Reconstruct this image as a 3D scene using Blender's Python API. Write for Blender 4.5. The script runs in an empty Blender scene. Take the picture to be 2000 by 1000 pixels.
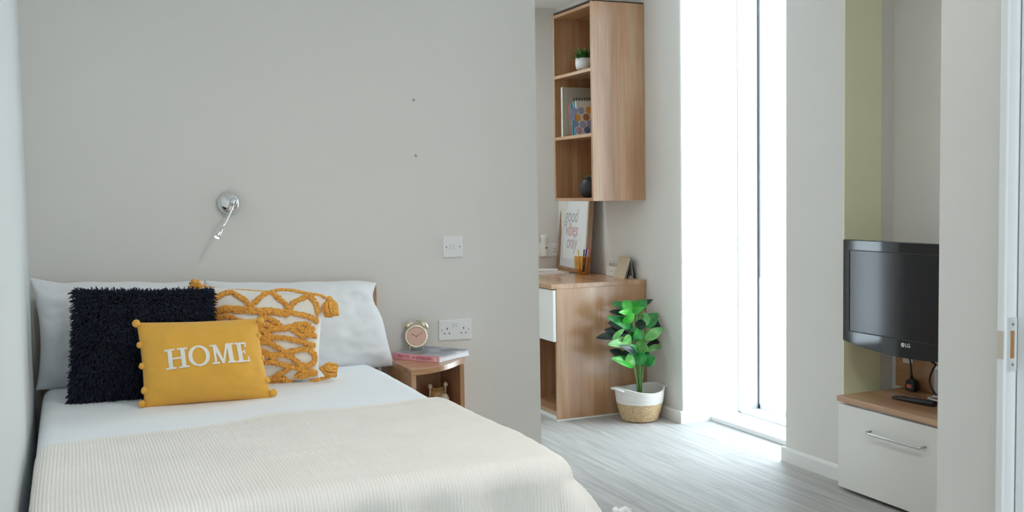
import bpy, bmesh, math, random
from mathutils import Vector, Matrix, noise
random.seed(7)
sc = bpy.context.scene
COL = sc.collection
PI = math.pi

# ------------------------------------------------------------------ camera
F = 1985.59; YAW = .41249833; PITCH = -.0615275; ROLL = -.01654801; EYE = Vector((0, 0, 1.25))
_cy, _sy, _cp, _sp = math.cos(YAW), math.sin(YAW), math.cos(PITCH), math.sin(PITCH)
FWD = Vector((_sy*_cp, _cy*_cp, _sp)); _r = Vector((_cy, -_sy, 0)); _u = _r.cross(FWD)
RGT = _r*math.cos(ROLL) + _u*math.sin(ROLL); UPV = _u*math.cos(ROLL) - _r*math.sin(ROLL)
cam_d = bpy.data.cameras.new('camera'); cam = bpy.data.objects.new('camera', cam_d); COL.objects.link(cam)
cam_d.sensor_width = 36; cam_d.lens = 36*F/2000; cam_d.clip_start = .02; cam_d.clip_end = 200
mw = Matrix.Identity(4)
for i in range(3):
    mw[i][0] = RGT[i]; mw[i][1] = UPV[i]; mw[i][2] = -FWD[i]; mw[i][3] = EYE[i]
cam.matrix_world = mw
sc.camera = cam

# ------------------------------------------------------------------ view, world, lights
vs = sc.view_settings
sc.display_settings.display_device = 'sRGB'
vs.view_transform = 'Standard'; vs.look = 'None'; vs.gamma = 1; vs.use_curve_mapping = False
vs.exposure = 0.06
SKY = 10.0
w = bpy.data.worlds.new('sky'); sc.world = w; w.use_nodes = True
bg = w.node_tree.nodes['Background']; bg.inputs[0].default_value = (.79, .905, 1, 1); bg.inputs[1].default_value = SKY
sc.cycles.use_denoising = True
sc.cycles.max_bounces = 12; sc.cycles.diffuse_bounces = 8; sc.cycles.glossy_bounces = 5
sc.cycles.transmission_bounces = 8; sc.cycles.transparent_max_bounces = 12
sc.cycles.caustics_reflective = False; sc.cycles.caustics_refractive = False
sc.cycles.sample_clamp_indirect = 8

def area(name, loc, rot, sx, sy, power, color=(1, 1, 1), portal=False):
    d = bpy.data.lights.new(name, 'AREA'); d.shape = 'RECTANGLE'; d.size = sx; d.size_y = sy
    d.energy = power; d.color = color
    o = bpy.data.objects.new(name, d); COL.objects.link(o); o.location = loc; o.rotation_euler = rot
    if portal: d.cycles.is_portal = True
    return o
# daylight enters by the tall window in the right wall
area('window_portal', (3.53, 4.16, 1.18), (0, PI/2, 0), 2.4, .9, 1, portal=True)
area('fill_portal_rear', (1.0, -1.55, 1.03), (PI/2, 0, 0), .6, 1.95, 1, portal=True)  # sky portal of the added rear window
area('window_portal_far', (.10, 6.22, 1.2), (-PI/2, 0, 0), .44, 2.3, 1, portal=True)
FILL_ROOM = 12.5; FILL_HALL = 8.0; FILL_ALCOVE = 7.5  # powers of the added ceiling fill lamps

# ------------------------------------------------------------------ helpers
def ray(x, y): return (FWD + RGT*((x-1000)/F) - UPV*((y-500)/F))
def on_z(x, y, z): d = ray(x, y); return EYE + d*((z-EYE.z)/d.z)
def on_y(x, y, Y): d = ray(x, y); return EYE + d*(Y/d.y)
def on_x(x, y, X): d = ray(x, y); return EYE + d*(X/d.x)
def on_plane(x, y, p, n): d = ray(x, y); return EYE + d*((Vector(p)-EYE).dot(n)/d.dot(n))
def project(P):
    q = Vector(P)-EYE; k = q.dot(FWD); return 1000+F*q.dot(RGT)/k, 500-F*q.dot(UPV)/k

class MB:
    def __init__(s): s.v = []; s.f = []
    def add(s, vs, fs):
        n = len(s.v); s.v += [tuple(p) for p in vs]; s.f += [tuple(i+n for i in f) for f in fs]; return s
    def box(s, x0, x1, y0, y1, z0, z1):
        return s.add([(x0,y0,z0),(x1,y0,z0),(x1,y1,z0),(x0,y1,z0),(x0,y0,z1),(x1,y0,z1),(x1,y1,z1),(x0,y1,z1)],
                     [(3,2,1,0),(4,5,6,7),(0,1,5,4),(1,2,6,5),(2,3,7,6),(3,0,4,7)])
    def obox(s, c, ax, ay, az, hx, hy, hz):
        c = Vector(c); P = []
        for dz in (-1, 1):
            for dx, dy in ((-1,-1),(1,-1),(1,1),(-1,1)): P.append(c+ax*(hx*dx)+ay*(hy*dy)+az*(hz*dz))
        return s.add(P, [(3,2,1,0),(4,5,6,7),(0,1,5,4),(1,2,6,5),(2,3,7,6),(3,0,4,7)])
    def tube(s, pts, rad, n=10, cap=True, squash=None):
        pts = [Vector(p) for p in pts]; m = len(pts)
        if not callable(rad):
            r0 = rad; rad = lambda i: r0
        t = (pts[1]-pts[0]).normalized()
        a = t.orthogonal().normalized(); V = []
        for i in range(m):
            t2 = (pts[min(i+1, m-1)]-pts[max(i-1, 0)])
            t2 = t2.normalized() if t2.length > 1e-9 else t
            a = (a - t2*a.dot(t2)); a = a.normalized() if a.length > 1e-9 else t2.orthogonal().normalized()
            b = t2.cross(a); t = t2; r = rad(i)
            for k in range(n):
                th = 2*PI*k/n; V.append(pts[i]+a*(r*math.cos(th))+b*(r*math.sin(th)))
        Fc = []
        for i in range(m-1):
            for k in range(n):
                k2 = (k+1) % n; Fc.append((i*n+k, i*n+k2, (i+1)*n+k2, (i+1)*n+k))
        if cap: Fc += [tuple(range(n-1, -1, -1)), tuple((m-1)*n+k for k in range(n))]
        return s.add(V, Fc)
    def lathe(s, c, prof, n=32, axis=Vector((0,0,1)), closed=False):
        c = Vector(c); axis = axis.normalized(); a = axis.orthogonal().normalized(); b = axis.cross(a); V = []; Fc = []
        for r, h in prof:
            for k in range(n):
                th = 2*PI*k/n; V.append(c+axis*h+a*(r*math.cos(th))+b*(r*math.sin(th)))
        m = len(prof)
        for i in range(m-1):
            for k in range(n):
                k2 = (k+1) % n; Fc.append((i*n+k, i*n+k2, (i+1)*n+k2, (i+1)*n+k))
        if not closed:
            if prof[0][0] > 1e-6: Fc.append(tuple(range(n-1, -1, -1)))
            if prof[-1][0] > 1e-6: Fc.append(tuple((m-1)*n+k for k in range(n)))
        return s.add(V, Fc)
    def sphere(s, c, r, n=14, m=9, sz=1.0, bump=0):
        c = Vector(c); V = [c+Vector((0,0,r*sz))]; Fc = []
        for i in range(1, m):
            ph = PI*i/m
            for k in range(n):
                th = 2*PI*k/n; d = Vector((math.sin(ph)*math.cos(th), math.sin(ph)*math.sin(th), math.cos(ph)*sz))
                V.append(c+d*(r*(1+bump*random.uniform(-1, 1))))
        V.append(c-Vector((0,0,r*sz)))
        for k in range(n): Fc.append((0, 1+k, 1+(k+1) % n))
        for i in range(m-2):
            for k in range(n):
                k2 = (k+1) % n; Fc.append((1+i*n+k, 1+(i+1)*n+k, 1+(i+1)*n+k2, 1+i*n+k2))
        L = len(V)-1; o = 1+(m-2)*n
        for k in range(n): Fc.append((L, o+(k+1) % n, o+k))
        return s.add(V, Fc)
    def prism(s, poly, d):
        poly = [Vector(p) for p in poly]; d = Vector(d); n = len(poly)
        V = poly+[p+d for p in poly]
        Fc = [tuple(range(n-1, -1, -1)), tuple(range(n, 2*n))]+[(i, (i+1) % n, n+(i+1) % n, n+i) for i in range(n)]
        return s.add(V, Fc)
    def grid(s, nx, ny, fn, flip=False):
        V = [fn(i, j) for j in range(ny) for i in range(nx)]
        Fc = []
        for j in range(ny-1):
            for i in range(nx-1):
                q = (j*nx+i, j*nx+i+1, (j+1)*nx+i+1, (j+1)*nx+i); Fc.append(q[::-1] if flip else q)
        return s.add(V, Fc)
    def build(s, name, mat, parent=None, smooth=False, bevel=0, seg=2, fix=True, sub=0):
        me = bpy.data.meshes.new(name)
        off = Vector((0,0,0)); p = parent
        while p is not None: off = off+p.location; p = p.parent
        loc = Vector((0,0,0))
        if parent is None:
            xs = [v[0] for v in s.v]; ys = [v[1] for v in s.v]; zs = [v[2] for v in s.v]
            loc = Vector(((min(xs)+max(xs))/2, (min(ys)+max(ys))/2, min(zs)))
        o2 = off+loc
        me.from_pydata([(v[0]-o2.x, v[1]-o2.y, v[2]-o2.z) for v in s.v], [], s.f)
        if fix:
            bm = bmesh.new(); bm.from_mesh(me); bmesh.ops.recalc_face_normals(bm, faces=bm.faces); bm.to_mesh(me); bm.free()
        if smooth: me.polygons.foreach_set('use_smooth', [True]*len(me.polygons))
        me.materials.append(mat)
        o = bpy.data.objects.new(name, me); COL.objects.link(o); o.location = loc
        if parent is not None: o.parent = parent
        if bevel:
            m = o.modifiers.new('bevel', 'BEVEL'); m.width = bevel; m.segments = seg; m.limit_method = 'ANGLE'; m.angle_limit = .6
        if sub:
            m = o.modifiers.new('sub', 'SUBSURF'); m.levels = m.render_levels = sub
        return o

def tag(o, label=None, cat=None, group=None, kind=None):
    if label: o['label'] = label
    if cat: o['category'] = cat
    if group: o['group'] = group
    if kind: o['kind'] = kind
    return o
def thing(name, loc, label, cat, group=None):
    o = bpy.data.objects.new(name, None); COL.objects.link(o); o.location = loc; o.empty_display_size = .05
    return tag(o, label, cat, group)
def struct(mb, name, mat, **k):
    o = mb.build(name, mat, **k); o['kind'] = 'structure'; return o

# ------------------------------------------------------------------ materials
def new_mat(name):
    m = bpy.data.materials.new(name); m.use_nodes = True
    return m, m.node_tree.nodes, m.node_tree.links, m.node_tree.nodes['Principled BSDF']
def mat(name, col, rough=.5, metal=0, noise_amt=0, noise_scale=40, bump=0, bump_scale=200, spec=.5, sheen=0, emit=None, coat=0, bump_dist=.002):
    m, N, L, b = new_mat(name)
    b.inputs['Base Color'].default_value = (*col, 1); b.inputs['Roughness'].default_value = rough
    b.inputs['Metallic'].default_value = metal; b.inputs['Specular IOR Level'].default_value = spec
    if sheen: b.inputs['Sheen Weight'].default_value = sheen
    if coat: b.inputs['Coat Weight'].default_value = coat; b.inputs['Coat Roughness'].default_value = .05
    if emit: b.inputs['Emission Color'].default_value = (*emit[0], 1); b.inputs['Emission Strength'].default_value = emit[1]
    tc = N.new('ShaderNodeTexCoord')
    if noise_amt:
        n = N.new('ShaderNodeTexNoise'); n.inputs['Scale'].default_value = noise_scale; n.inputs['Detail'].default_value = 4
        L.new(tc.outputs['Object'], n.inputs['Vector'])
        r = N.new('ShaderNodeMapRange'); r.inputs[1].default_value = .3; r.inputs[2].default_value = .7
        r.inputs[3].default_value = 1-noise_amt; r.inputs[4].default_value = 1+noise_amt
        L.new(n.outputs['Fac'], r.inputs[0])
        x = N.new('ShaderNodeVectorMath'); x.operation = 'SCALE'; x.inputs[0].default_value = col
        L.new(r.outputs[0], x.inputs['Scale']); L.new(x.outputs[0], b.inputs['Base Color'])
    if bump:
        n = N.new('ShaderNodeTexNoise'); n.inputs['Scale'].default_value = bump_scale; n.inputs['Detail'].default_value = 3
        L.new(tc.outputs['Object'], n.inputs['Vector'])
        bp = N.new('ShaderNodeBump'); bp.inputs['Strength'].default_value = bump; bp.inputs['Distance'].default_value = bump_dist
        L.new(n.outputs['Fac'], bp.inputs['Height']); L.new(bp.outputs[0], b.inputs['Normal'])
    return m

def wood(name, axis, c1, c2, c3, rough=.22, scale=1.0):
    """light oak: long soft bands and fine streaks along one axis"""
    m, N, L, b = new_mat(name); b.inputs['Roughness'].default_value = rough; b.inputs['Specular IOR Level'].default_value = .85
    tc = N.new('ShaderNodeTexCoord')
    def streak(across, along, detail, dist):
        mp = N.new('ShaderNodeMapping'); sc_ = [across*scale]*3; sc_[axis] = along*scale
        mp.inputs['Scale'].default_value = sc_; L.new(tc.outputs['Object'], mp.inputs['Vector'])
        n = N.new('ShaderNodeTexNoise'); n.inputs['Detail'].default_value = detail; n.inputs['Scale'].default_value = 1
        n.inputs['Distortion'].default_value = dist; L.new(mp.outputs[0], n.inputs['Vector']); return n
    a = streak(9, .8, 5, .6); f = streak(90, 3.0, 3, .2)
    cr = N.new('ShaderNodeValToRGB'); e = cr.color_ramp.elements
    e[0].position = .32; e[0].color = (*c1, 1); e[1].position = .68; e[1].color = (*c3, 1)
    x = cr.color_ramp.elements.new(.5); x.color = (*c2, 1)
    L.new(a.outputs['Fac'], cr.inputs[0])
    r = N.new('ShaderNodeMapRange'); r.inputs[1].default_value = .3; r.inputs[2].default_value = .7; r.inputs[3].default_value = .86; r.inputs[4].default_value = 1.08
    L.new(f.outputs['Fac'], r.inputs[0])
    s = N.new('ShaderNodeVectorMath'); s.operation = 'SCALE'; L.new(cr.outputs[0], s.inputs[0]); L.new(r.outputs[0], s.inputs['Scale'])
    L.new(s.outputs[0], b.inputs['Base Color'])
    return m
OAK = ((.37, .18, .085), (.47, .255, .132), (.56, .365, .225))
oak_z = wood('oak_upright', 2, *OAK); oak_x = wood('oak_across', 0, *OAK); oak_y = wood('oak_along', 1, *OAK)
oak_in = oak_z

def floor_mat():
    m, N, L, b = new_mat('grey_plank_floor')
    tc = N.new('ShaderNodeTexCoord')
    mp = N.new('ShaderNodeMapping'); mp.inputs['Rotation'].default_value = (0, 0, PI/2)
    L.new(tc.outputs['Object'], mp.inputs['Vector'])
    br = N.new('ShaderNodeTexBrick'); br.inputs['Scale'].default_value = 1; br.inputs['Brick Width'].default_value = 1.2
    br.inputs['Row Height'].default_value = .15; br.inputs['Mortar Size'].default_value = .0012; br.inputs['Mortar Smooth'].default_value = .1
    br.inputs['Color1'].default_value = (.42, .41, .39, 1); br.inputs['Color2'].default_value = (.47, .46, .44, 1); br.inputs['Mortar'].default_value = (.25, .245, .24, 1)
    br.offset = .37; L.new(mp.outputs[0], br.inputs['Vector'])
    m2 = N.new('ShaderNodeMapping'); m2.inputs['Scale'].default_value = (34, 2.2, 1); L.new(tc.outputs['Object'], m2.inputs['Vector'])
    n = N.new('ShaderNodeTexNoise'); n.inputs['Scale'].default_value = 1; n.inputs['Detail'].default_value = 6; n.inputs['Distortion'].default_value = .8
    L.new(m2.outputs[0], n.inputs['Vector'])
    r = N.new('ShaderNodeMapRange'); r.inputs[1].default_value = .25; r.inputs[2].default_value = .75; r.inputs[3].default_value = .76; r.inputs[4].default_value = 1.18
    L.new(n.outputs['Fac'], r.inputs[0])
    s = N.new('ShaderNodeVectorMath'); s.operation = 'SCALE'; L.new(br.outputs['Color'], s.inputs[0]); L.new(r.outputs[0], s.inputs['Scale'])
    L.new(s.outputs[0], b.inputs['Base Color']); b.inputs['Roughness'].default_value = .55; b.inputs['Specular IOR Level'].default_value = .25
    bp = N.new('ShaderNodeBump'); bp.inputs['Strength'].default_value = .15; bp.inputs['Distance'].default_value = .002
    L.new(n.outputs['Fac'], bp.inputs['Height']); L.new(bp.outputs[0], b.inputs['Normal'])
    return m
FLOOR = floor_mat()
WALL = mat('wall_paint', (.72, .70, .66), .85, noise_amt=.008, noise_scale=3, bump=.04, bump_scale=500, spec=.25)
WALLL = mat('wall_paint_skylit', (.72, .745, .75), .8, noise_amt=.008, noise_scale=3, bump=.04, bump_scale=500, spec=.25)  # cool skylight on the left wall put into the paint colour
WALLC = mat('ceiling_paint', (.82, .82, .81), .9, spec=.2)
REVEAL = mat('white_reveal_paint', (.86, .87, .87), .7, spec=.3)
TRIM = mat('white_trim', (.78, .78, .755), .45)
GREEN = mat('olive_paint', (.82, .82, .57), .8, spec=.25)
ALU = mat('pale_aluminium', (.50, .54, .57), .4, metal=.2)
GASKET = mat('dark_gasket', (.06, .075, .08), .6)
GLOSSW = mat('white_gloss_lacquer', (.82, .81, .765), .12, coat=.4)
PLASTIC = mat('white_plastic', (.80, .80, .79), .35)
PLASTIC2 = mat('cream_plastic', (.72, .70, .64), .45)
HOLE = mat('dark_hole', (.025, .025, .025), .7)
GREYS = mat('grey_screw', (.35, .35, .34), .4, metal=.6)
CHROME = mat('chrome', (.80, .80, .80), .07, metal=1)
STEEL = mat('brushed_steel', (.62, .61, .59), .28, metal=1)
GOLDP = mat('pale_brass', (.80, .72, .50), .28, metal=.85)
PEACH = mat('peach_dial', (.72, .46, .36), .6)
BROWN = mat('brown_hand', (.30, .15, .11), .5)
LINEN = mat('white_cotton', (.83, .87, .90), .9, bump=.12, bump_scale=60, sheen=.2, bump_dist=.004)
PILLOW = mat('white_pillowcase', (.76, .77, .78), .9, bump=.15, bump_scale=35, sheen=.2, bump_dist=.005)
NAVY = mat('navy_yarn', (.008, .0125, .030), .75, noise_amt=.4, noise_scale=30, sheen=.05, spec=.35)
MUSTARD = mat('mustard_cotton', (.74, .39, .055), .9, noise_amt=.04, noise_scale=8, bump=.15, bump_scale=400, sheen=.15, bump_dist=.001)
FELT = mat('white_felt', (.78, .76, .70), .95)
CREAM = mat('cream_cotton', (.80, .78, .72), .95, bump=.2, bump_scale=300, bump_dist=.001)
YARN = mat('ochre_yarn', (.86, .43, .085), .95, noise_amt=.25, noise_scale=150, bump=.9, bump_scale=260, bump_dist=.004)
BLANKET = mat('beige_rib_weave', (.85, .825, .775), .95, noise_amt=.03, noise_scale=6, bump=.3, bump_scale=700, sheen=.2, bump_dist=.0006)
TASSEL = mat('white_tassel_yarn', (.82, .82, .82), .95)
BLACKG = mat('black_gloss_plastic', (.006, .006, .008), .06, spec=.45)
BLACKM = mat('black_plastic', (.012, .012, .014), .4)
SCREEN = mat('dark_screen', (.009, .009, .011), .12, spec=.38)
SILVER = mat('silver_print', (.62, .62, .63), .35, metal=.4)
ORANGE = mat('red_orange_sticker', (.62, .18, .12), .5)
WRAP = mat('white_rope_basket', (.74, .72, .68), .9, bump=.4, bump_scale=220, bump_dist=.003)
SEAGRASS = mat('natural_seagrass', (.56, .39, .22), .85, noise_amt=.3, noise_scale=120, bump=.8, bump_scale=180, bump_dist=.004)
SOIL = mat('dark_soil', (.03, .022, .016), .95)
STEM = mat('green_stem', (.12, .27, .07), .5)
def leaf_mat(name, col, edge):
    m, N, L, b = new_mat(name); b.inputs['Roughness'].default_value = .32
    tc = N.new('ShaderNodeTexCoord'); n = N.new('ShaderNodeTexNoise'); n.inputs['Scale'].default_value = 25
    L.new(tc.outputs['Object'], n.inputs['Vector'])
    mx = N.new('ShaderNodeMix'); mx.data_type = 'RGBA'; mx.inputs[6].default_value = (*col, 1); mx.inputs[7].default_value = (*edge, 1)
    r = N.new('ShaderNodeMapRange'); r.inputs[1].default_value = .4; r.inputs[2].default_value = .7
    L.new(n.outputs['Fac'], r.inputs[0]); L.new(r.outputs[0], mx.inputs[0]); L.new(mx.outputs[2], b.inputs['Base Color'])
    return m
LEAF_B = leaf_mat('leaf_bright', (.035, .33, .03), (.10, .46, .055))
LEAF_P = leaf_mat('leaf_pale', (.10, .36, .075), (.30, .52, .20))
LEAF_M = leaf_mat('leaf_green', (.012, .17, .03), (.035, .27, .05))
LEAF_D = leaf_mat('leaf_dark_shaded', (.006, .018, .015), (.012, .035, .022))  # dark green with the foliage's shade put into the colour
AMBER = None
def glass_mat(name, col, rough=.02, ior=1.45, mixw=.12):
    m, N, L, b = new_mat(name); N.remove(b); out = N['Material Output']
    t = N.new('ShaderNodeBsdfTransparent'); t.inputs[0].default_value = (*col, 1)
    g = N.new('ShaderNodeBsdfGlossy'); g.inputs['Roughness'].default_value = rough
    lw = N.new('ShaderNodeLayerWeight'); lw.inputs[0].default_value = .5
    pw = N.new('ShaderNodeMath'); pw.operation = 'POWER'; pw.inputs[1].default_value = 5; L.new(lw.outputs['Facing'], pw.inputs[0])
    fr = N.new('ShaderNodeMath'); fr.operation = 'MULTIPLY_ADD'; fr.inputs[1].default_value = .9; fr.inputs[2].default_value = .04; L.new(pw.outputs[0], fr.inputs[0])
    mx = N.new('ShaderNodeMixShader'); L.new(fr.outputs[0], mx.inputs[0]); L.new(t.outputs[0], mx.inputs[1]); L.new(g.outputs[0], mx.inputs[2])
    L.new(mx.outputs[0], out.inputs[0]); return m
GLASS = glass_mat('window_glass', (.97, .985, .985))
AMBER = glass_mat('amber_glass', (.97, .80, .52), ior=1.3)

# ------------------------------------------------------------------ room shell
XL, YB, XR, YF, ZC = -.126, 4.0, 2.99, 6.05, 2.45       # left wall, bed wall, right wall, far wall, ceiling
XP = 1.876                                              # free end of the bed wall
XN, YN = 3.262, 3.352                                   # television niche
struct(MB().box(-.4, 3.56, -1.6, 6.2, -.1, 0), 'floor', FLOOR)
struct(MB().box(-.4, 3.7, -1.6, 6.2, ZC, ZC+.1), 'ceiling', WALLC)
struct(MB().box(XL-.15, XL, -1.5, 4.12, 0, ZC), 'wall_left', WALLL)
struct(MB().box(XL, XP, YB, YB+.12, 0, ZC), 'wall_back', WALL)
struct(MB().box(.32, XR+.02, YF, YF+.12, 0, ZC).box(XL-.15, -.12, YF, YF+.12, 0, ZC).box(-.12, .32, YF, YF+.12, 2.35, ZC), 'wall_far', WALL)
struct(MB().box(XL-.15, XL, 4.12, YF, 0, ZC), 'wall_far_left', WALL)
struct(MB().box(XL-.15, .06, -1.5, -1.38, 0, ZC).box(.06, .70, -1.5, -1.38, 0, ZC).box(1.30, 1.4, -1.5, -1.38, 0, ZC).box(.70, 1.30, -1.5, -1.38, 0, .05).box(.70, 1.30, -1.5, -1.38, 2.0, ZC), 'wall_front', WALL)
struct(MB().box(XR, 3.6, 4.588, YF+.12, 0, ZC), 'wall_right', WALL)
struct(MB().box(XR, 3.6, YN, 3.726, 0, ZC), 'wall_right_middle', WALL)
struct(MB().box(XN, 3.6, 1.33, YN, 0, ZC), 'wall_niche', WALL)
struct(MB().box(XR, 3.19, YN-.004, YN, 0, ZC), 'trim_1', GREEN)
struct(MB().box(3.0, 3.6, 3.726, 4.588, 2.36, ZC), 'wall_window_head', REVEAL)
# the reveal's own white paint lines the far jamb
struct(MB().box(XR+.004, 3.352, 4.584, 4.588, 0, 2.36), 'wall_window_jamb', REVEAL)
struct(MB().box(XR+.004, 3.352, 3.726, 3.730, 0, 2.36), 'wall_window_jamb_near', REVEAL)
# wall beside the doorway on the right
struct(MB().box(1.4, 3.6, 1.23, 1.33, 0, ZC).box(1.4, 1.5, 1.197, 1.23, 0, ZC).box(1.4, 1.5, -1.5, .33, 0, ZC).box(1.4, 1.5, .33, 1.197, 2.06, ZC), 'wall_door', WALL)
struct(MB().box(2.4, 2.5, -1.5, 1.23, 0, ZC).box(1.5, 2.4, -1.5, -1.38, 0, ZC), 'wall_beyond_door', WALL)
def baseboard(name, pts, h=.067, t=.015):
    """pts: (x0,y0,x1,y1,nx,ny) straight runs, n pointing into the room"""
    mb = MB()
    for x0, y0, x1, y1, nx, ny in pts:
        prof = [(0, 0), (t, 0), (t, h-.012), (t*.75, h-.003), (t*.4, h), (0, h)]
        a = [(x0+nx*p, y0+ny*p, z) for p, z in prof]; d = (x1-x0, y1-y0, 0)
        mb.prism(a, d)
    return struct(mb, name, TRIM)
baseboard('baseboard_right', [(XR, 4.588, XR, 4.944, -1, 0), (XR-.015, 4.588, 3.166, 4.588, 0, -1)])
baseboard('baseboard_middle', [(XR, YN, XR, 3.741, -1, 0)])
baseboard('baseboard_back', [(1.16, YB, XP, YB, 0, -1)], h=.067)

# window_1: sill, frame, pane, roller blind chain
win = tag(bpy.data.objects.new('window_1', None), kind='structure'); COL.objects.link(win); win.location = (3.4, 4.157, 0)
struct(MB().box(3.166, 3.350, 3.73, 4.584, 0, .026), 'trim_2', REVEAL, bevel=.003)
MB().box(3.362, 3.56, 3.726, 4.588, 0, .034).build('window_sill', REVEAL, win, bevel=.002)
MB().box(3.352, 3.56, 4.578, 4.588, .034, 2.36).box(3.352, 3.56, 3.726, 3.736, .034, 2.36).build('reveal_lining', ALU, win)
MB().box(3.350, 3.362, 3.735, 4.58, .004, .022).build('sill_gap_shade', mat('gap_shade_grey', (.16, .17, .17), .8), win)  # grey strip in the sill gap, the gap's shade put into its colour
fr = MB().box(3.486, 3.55, 4.563, 4.578, .034, 2.36).box(3.486, 3.55, 3.736, 3.751, .034, 2.36).box(3.486, 3.55, 3.736, 4.578, 2.33, 2.36).box(3.486, 3.55, 3.736, 4.578, .034, .062)
fr.build('window_frame', REVEAL, win, bevel=.002)
MB().box(3.480, 3.4855, 4.573, 4.577, .034, 2.36).build('gasket', GASKET, win)
MB().box(3.515, 3.521, 3.751, 4.563, .062, 2.33).build('pane', GLASS, win)
# blind chain: a taut grey wand above and two beaded strands below
bl = thing('roller_blind', (3.45, 4.157, 2.27), 'rolled up window blind at the head of the tall window, its bead chain hanging down', 'blind')
MB().lathe((3.42, 3.76, 2.30), [(.026, 0), (.026, .80)], 20, Vector((0, 1, 0))).build('roller', REVEAL, bl, smooth=False)
MB().tube([(3.463, 4.535, 2.29), (3.463, 4.535, .768)], .004, 8).build('chain_guide', mat('grey_plastic', (.20, .22, .23), .5), bl)
ch = MB()
z = .76
while z > .07:
    ch.sphere((3.463, 4.535, z), .0023, 6, 4); ch.sphere((3.463, 4.566, z), .0023, 6, 4); z -= .0085
ch.tube([(3.463, 4.535, .77), (3.463, 4.535, .07)], .0007, 4).tube([(3.463, 4.566, 2.29), (3.463, 4.566, .07)], .0007, 4)
ch.build('bead_chain', mat('grey_beads', (.45, .48, .48), .5), bl, fix=False)

# two more windows the view does not face: one added as fill behind the camera, one at the far end of the alcove
def plain_window(name, x0, x1, y0, y1, z0, z1):
    t = tag(bpy.data.objects.new(name, None), kind='structure'); COL.objects.link(t); t.location = ((x0+x1)/2, (y0+y1)/2, z0); e = .04
    ym = (y0+y1)/2
    MB().box(x0, x0+e, y0, y1, z0, z1).box(x1-e, x1, y0, y1, z0, z1).box(x0+e, x1-e, y0, y1, z0, z0+e).box(x0+e, x1-e, y0, y1, z1-e, z1).build('window_frame', REVEAL, t)
    MB().box(x0+e, x1-e, ym-.003, ym+.003, z0+e, z1-e).build('pane', GLASS, t)
plain_window('window_2_fill', .70, 1.30, -1.48, -1.42, .05, 2.0)  # unseen window added behind the camera as a fill source
plain_window('window_3', -.12, .32, 6.08, 6.15, 0, 2.35)

# outside: a pale block of flats across the street
ob = thing('apartment_building', (22, 20, -9), 'pale apartment building seen faintly through the tall window', 'building')
OUTW = mat('pale_render', (.86, .87, .88), .9); OUTG = mat('blue_grey_window', (.135, .165, .18), .3)
bx0 = 22
MB().box(bx0, 30, 14, 50, -9, 16).build('wall', OUTW, ob)
MB().box(bx0-.4, 30.4, 13.6, 50.4, 16, 16.6).build('roof_slab', OUTW, ob)
for k in range(7):
    for j in range(6):
        y0 = 24+j*2.0; z0 = -7.4+k*3.1
        f_ = MB().box(bx0-.08, bx0+.02, y0, y0+1.25, z0, z0+1.75).build('window', OUTG, ob)
        MB().box(bx0-.11, bx0-.08, y0+.6, y0+.66, z0, z0+1.75).box(bx0-.11, bx0-.08, y0, y0+1.25, z0+1.0, z0+1.06).build('glazing_bar', OUTW, f_)

# door_1: frame edge, lining and strike plate at the right edge of the view
door = tag(bpy.data.objects.new('door_1', None), kind='structure'); COL.objects.link(door); door.location = (1.42, 1.17, 0)
DW = mat('white_door_paint', (.80, .82, .82), .4)
MB().box(1.386, 1.414, 1.180, 1.196, 0, 2.08).box(1.386, 1.414, .33, .346, 0, 2.08).build('door_frame', DW, door, bevel=.003)
MB().box(1.400, 1.5, 1.183, 1.2, 0, 2.06).build('lining', DW, door)
MB().box(1.414, 1.432, 1.163, 1.18, 0, 2.06).build('door_stop', DW, door, bevel=.002)
sp = MB()
for z0, z1 in ((.915, .940), (.980, 1.0)): pass
P = lambda y_: on_y(1976, y_, 1.1785).z
zt, zb_, st, sb = P(621), P(724), P(646), P(700)
XA, XB = on_y(1969, 670, 1.1785).x, on_y(1985, 670, 1.1785).x
XC, XD = on_y(1972.5, 670, 1.1785).x, on_y(1980.5, 670, 1.1785).x
sp.box(XA, XB, 1.1775, 1.1795, st, zt).box(XA, XB, 1.1775, 1.1795, zb_, sb).box(XA, XC, 1.1775, 1.1795, sb, st).box(XD, XB, 1.1775, 1.1795, sb, st)
spo = sp.build('strike_plate', mat('pale_steel', (.80, .82, .82), .35, metal=.4), door)
MB().box(XC, XD, 1.1788, 1.1794, sb, st).build('latch_hole', mat('bare_timber', (.42, .20, .07), .8), spo)
for zz in ((zt+st)/2, (zb_+sb)/2):
    MB().lathe(((XA+XB)/2, 1.1776, zz), [(.0028, 0), (.0024, .001)], 12, Vector((0, -1, 0))).build('screw', GREYS, spo)
MB().box(1.3845, 1.3862, 1.1815, 1.1935, sb, st).build('worn_patch', mat('worn_paint', (.60, .53, .44), .7), door)

# two filled screw holes on the bed wall
for (hx, hy), lb in zip(((808, 195), (812, 304)), ('small grey filled screw hole high on the bed wall, the upper one', 'small grey filled screw hole on the bed wall, the lower one')):
    p = on_y(hx, hy, YB)
    tag(MB().lathe((p.x, YB, p.z), [(.0065, -.001), (.0055, .0012), (.003, .0018)], 14, Vector((0, -1, 0))).build('screw_hole', mat('grey_filler', (.36, .36, .34), .9), smooth=True), lb, 'screw hole', 'filled screw holes on the bed wall')

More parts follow.
